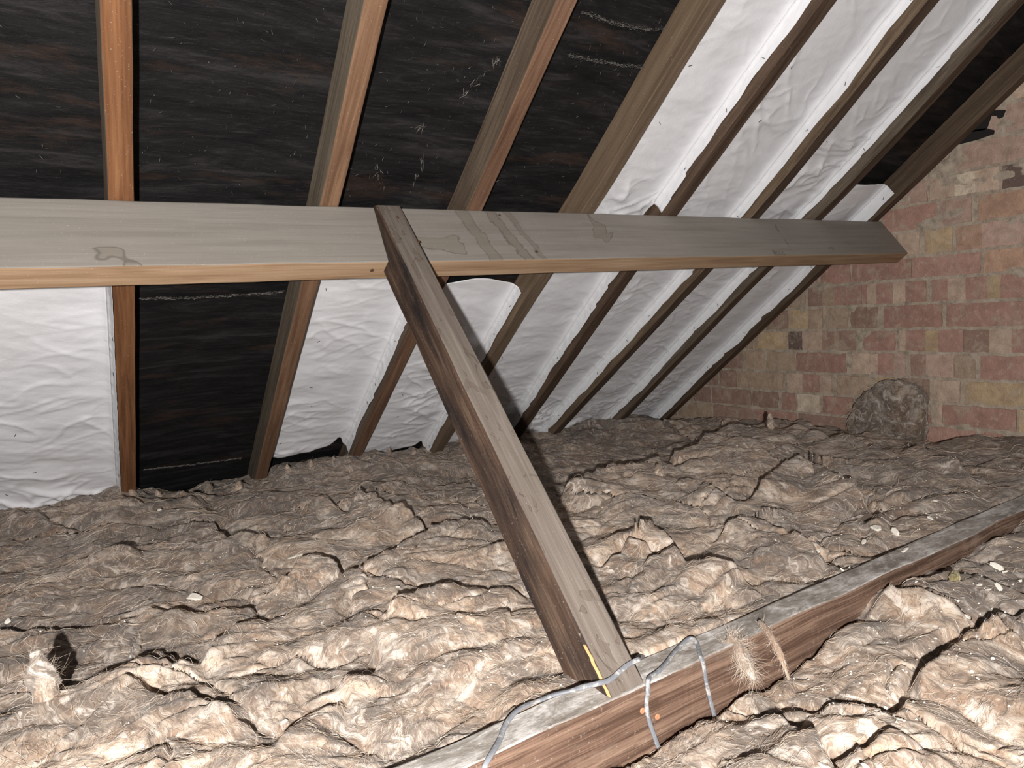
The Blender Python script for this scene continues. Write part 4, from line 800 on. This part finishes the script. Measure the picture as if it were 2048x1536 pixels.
# crest whiskers
for i, (x, y) in enumerate(((2.02, .02), (1.75, -.14), (.63, 1.02), (.72, .98))):
    tuft('wool_tuft', (x, y, hz(x, y) - .008), (-.3 + .2 * i, .1, .8), .045, .016, ['frayed tuft on the front crest beside the far dark corner', 'small frayed tuft right of the strut at the end of its shadow', 'frayed wisp at the foot of the black gap left of the second rafter', 'small pale wisp beside the second rafter foot'][i], 20 + i, nf=120, taper=.6)
for i, (x, y) in enumerate(((.40, 1.06), (.48, 1.09), (.93, 1.05), (1.02, 1.06), (1.10, 1.04), (1.35, 1.08), (1.46, 1.07))):
    tuft('wool_tuft', (x, y, hz(x, y) - .010), (-.3 + .1 * i, -.1, .6), .035 + .004 * (i % 3), .014, 'frayed wisp of wool on the far edge under the left-hand rafters', 40 + i, nf=70, taper=.5, group='frayed wisps along the far wool edge')
def offcut():
    """piece of wool propped against the bricks"""
    V = []; F = []; nu, nv = 64, 40
    top = lambda u: .345 - .15 * max(0, (u - .5) / .5) ** 1.1
    for i in range(nu):
        u = i / (nu - 1)
        for j in range(nv):
            q = 2 * math.pi * j / nv; cy = -.055 + .165 * math.copysign(abs(2 * u - 1) ** .8, 2 * u - 1) ; e = max(0, 1 - abs(2 * u - 1) ** 5) ** .5
            cz = (.05 + top(u)) / 2; hz_ = (top(u) - .05) / 2; x = .052 * math.copysign(abs(math.cos(q)) ** .6, math.cos(q)) * e; z = hz_ * math.copysign(abs(math.sin(q)) ** .55, math.sin(q)) * (.25 + .75 * e)
            p = Vector((WALLX - .068 + x, cy, cz + z)); k = 1 + 0
            d = Vector((x, 0, z)).normalized() if (x or z) else Vector((0, 0, 0)); nz = .015 * float(mnoise.noise(p * 16)) + .008 * float(mnoise.noise(p * 38)) + .006 * float(mnoise.noise(p * 95))
            p = p + d * nz + Vector((0, .010 * float(mnoise.noise(p * 22 + Vector((5, 5, 5)))), 0)); p.x = min(p.x, WALLX - .0125); V.append(p)
    for i in range(nu - 1):
        for j in range(nv): F.append((i * nv + j, i * nv + (j + 1) % nv, (i + 1) * nv + (j + 1) % nv, (i + 1) * nv + j))
    F += [tuple(range(nv - 1, -1, -1)), tuple(range((nu - 1) * nv, nu * nv))]
    o = new_mesh('wool_offcut', V, F, WOOL2, smooth_=True); tag(o, 'dark grey offcut of mineral wool propped against the brick wall', 'insulation offcut')
    pl = []
    for q in range(1900):
        p = random.choice(V); d = Vector((-.7, random.gauss(0, .6), random.gauss(.1, .6))).normalized(); L = random.uniform(.015, .045); cv = Vector((random.gauss(0, .4), random.gauss(0, .4), random.gauss(-.2, .4))) * L
        c = [p - d * .003 + d * (L * s_ / 5) + cv * (s_ / 5) ** 2 for s_ in range(6)]
        pl.append([(min(a.x, WALLX - .011), a.y, a.z) for a in c])
    ribbons('loose_fibres', pl, np.full(len(pl), .0008), FIB, rng.choice(3, len(pl), p=[.3, .4, .3]), o)
offcut()

n_ = NT('plaster_white'); PLA = n_.out(n_.mix(n_.noise(n_.tc.outputs['Object'], 150, 3), (.70, .64, .55), (.86, .82, .74)), .9, n_.bump(n_.noise(n_.tc.outputs['Object'], 300, 4), .4, .002), .1)
def chip_mesh(seed, elong=1.0):
    r = random.Random(seed); m = 9; V = []; F = []
    rad = [r.uniform(.65, 1.15) for _ in range(m)]
    for z, sc in ((-.22, .8), (0, 1.0), (.18, .72)):
        for j in range(m):
            q = 2 * math.pi * j / m; V.append((rad[j] * sc * math.cos(q) * elong, rad[j] * sc * math.sin(q), z + r.uniform(-.06, .06)))
    for i in range(2):
        for j in range(m): F.append((i * m + j, i * m + (j + 1) % m, (i + 1) * m + (j + 1) % m, (i + 1) * m + j))
    F += [tuple(range(m - 1, -1, -1)), tuple(range(2 * m, 3 * m))]
    me = bpy.data.meshes.new('plaster_flake'); me.from_pydata(V, [], F); me.materials.append(PLA); me.update(); return me
CH = [chip_mesh(i, 1 + .25 * (i % 3)) for i in range(6)]
SPEC = {0: 'largest white plaster flake, lying left of centre below the coiled lumps', 1: 'thin white strip of plaster above the arched dark gap', }
def flake(me, x, y, z, r, label, group=None, tilt=.35):
    o = bpy.data.objects.new('plaster_flake', me); COL.objects.link(o); o.location = (x, y, z); o.scale = (r, r, r); o.rotation_euler = (random.gauss(0, tilt), random.gauss(0, tilt), random.uniform(0, 6.28)); tag(o, label, 'plaster flake', group); return o
GRP = 'plaster flakes scattered over the wool'
for i, (x, y, r) in enumerate(FLAKES):
    front = y < -.945
    if JY0 - .004 < y < JY1 + .004: y = JY1 + .01
    if front and y > JY0 - .008: y = JY0 - .010
    z = hz(x, y, int(front)) + r * .30 + .0015
    if i == 0: flake(chip_mesh(40, 1.7), x, y, z, r * .8, SPEC[0])
    elif i == 1: o = flake(chip_mesh(41, 4.2), x, y, z, r * .32, SPEC[1]); o.rotation_euler = (.1, 0, .25)
    elif r > .0095: flake(CH[i % 6], x, y, z, r * .75, 'larger white plaster flake lying on the wool in front of the joist' if front else 'larger white plaster flake lying on the wool behind the joist', 'larger plaster flakes in front of the joist' if front else 'larger plaster flakes behind the joist')
    else: flake(CH[i % 6], x, y, z, r * .75, 'small white plaster flake scattered on the brown wool', GRP)
flake(chip_mesh(43, 1.5), 1.65, -.9356, .2035, .0085, 'white plaster flake lying on top of the joist towards its far end')
# crumbs too many to count
V = []; F = []
def crumbs(n, fn, front):
    xs, ys = fn(n); z, _ = wool_h(xs, ys, front)
    for x, y, h in zip(xs, ys, z):
        if (front and y > JY0 - .004) or (not front and y < JY1 + .004): continue
        r = random.uniform(.0008, .0026); k = len(V); a = random.uniform(0, 6.28)
        for q in range(3): V.append((x + r * math.cos(a + q * 2.1), y + r * math.sin(a + q * 2.1), h + .0006 + random.uniform(0, .001)))
        V.append((x, y, h + .001 + r)); F.extend([(k, k + 1, k + 3), (k + 1, k + 2, k + 3), (k + 2, k, k + 3), (k + 2, k + 1, k)])
g = lambda cx, cy, sx, sy: (lambda n: (rng.normal(cx, sx, n), rng.normal(cy, sy, n)))
crumbs(170, g(1.85, -.75, .22, .10), 0); crumbs(60, g(2.4, -.5, .3, .2), 0); crumbs(130, g(.45, -.1, .25, .25), 0); crumbs(90, g(.75, -.7, .12, .1), 0); crumbs(120, g(.95, -.3, .3, .3), 0)
crumbs(200, g(1.5, -1.13, .16, .07), 1); crumbs(80, g(1.15, -1.12, .12, .06), 1)
o = new_mesh('plaster_dust', V, F, PLA); o['kind'] = 'stuff'; tag(o, 'fine white plaster crumbs sprinkled over the mineral wool', 'plaster crumbs')

# dusty threads and cobwebs caught on the black felt
def felt_threads():
    pl = []; wd = []; fx = lambda x, t_, n_: tuple(roof(x, t_, n_))
    for L in ([(1.328, -.539), (1.427, -.53), (1.522, -.531), (1.600, -.545)], [(1.347, -.432), (1.425, -.431), (1.523, -.432), (1.600, -.438)], [(.424, .407), (.549, .41), (.678, .408), (.79, .40)], [(.436, 1.342), (.594, 1.36), (.773, 1.371)]):
        xs = np.linspace(L[0][0], L[-1][0], 300); ts = np.interp(xs, [p[0] for p in L], [p[1] for p in L])
        for i in range(len(xs) - 1):
            for q in range(2):
                if random.random() < .35: continue
                x = xs[i]; dt = random.gauss(0, .003); l = random.uniform(.003, .012)
                pl.append([fx(x + l * k / 5, ts[i] + dt + .001 * math.sin(k + i), FELT + .012 + random.gauss(0, .0006)) for k in range(6)]); wd.append(random.uniform(.0005, .0011))
    cob = [[(.947, -.091), (.968, -.037), (.985, .011)], [(1.069, -.117), (1.077, -.069), (1.069, -.027)], [(1.047, -.205), (1.032, -.189), (1.07, -.175)], [(1.157, -.396), (1.167, -.387)], [(1.106, -.268), (1.165, -.39)]]
    for L in cob:
        for q in range(26):
            a = random.random() * (len(L) - 1); i = min(int(a), len(L) - 2); f = a - i; x = L[i][0] + (L[i + 1][0] - L[i][0]) * f + random.gauss(0, .004); t_ = L[i][1] + (L[i + 1][1] - L[i][1]) * f + random.gauss(0, .004)
            an = math.atan2(L[i + 1][1] - L[i][1], L[i + 1][0] - L[i][0]) + random.gauss(0, .4); l = random.uniform(.006, .022)
            pl.append([fx(x + l * k / 5 * math.cos(an), t_ + l * k / 5 * math.sin(an), FELT + .012) for k in range(6)]); wd.append(random.uniform(.0004, .0012))
    for q in range(900):
        k_ = random.choice((0, 0, 1, 1, 2, 2, 3)); x0 = [.42, .86, 1.27, -.3][k_]; x1 = [.79, 1.19, 1.6, .35][k_]; x = random.uniform(x0, x1 - .02); t_ = random.uniform(-.75, .05); an = random.uniform(0, 6.28); l = random.uniform(.002, .012)
        pl.append([fx(x + l * k / 5 * math.cos(an), t_ + l * k / 5 * math.sin(an) + .001 * math.sin(k), FELT + .011) for k in range(6)]); wd.append(random.uniform(.0003, .0007))
    o = ribbons('cobweb', pl, wd, [plain('cobweb_dust', (.22, .205, .19))], np.zeros(len(pl), int), [q for q in COL.objects if q.name == 'ceiling'][0])
felt_threads()
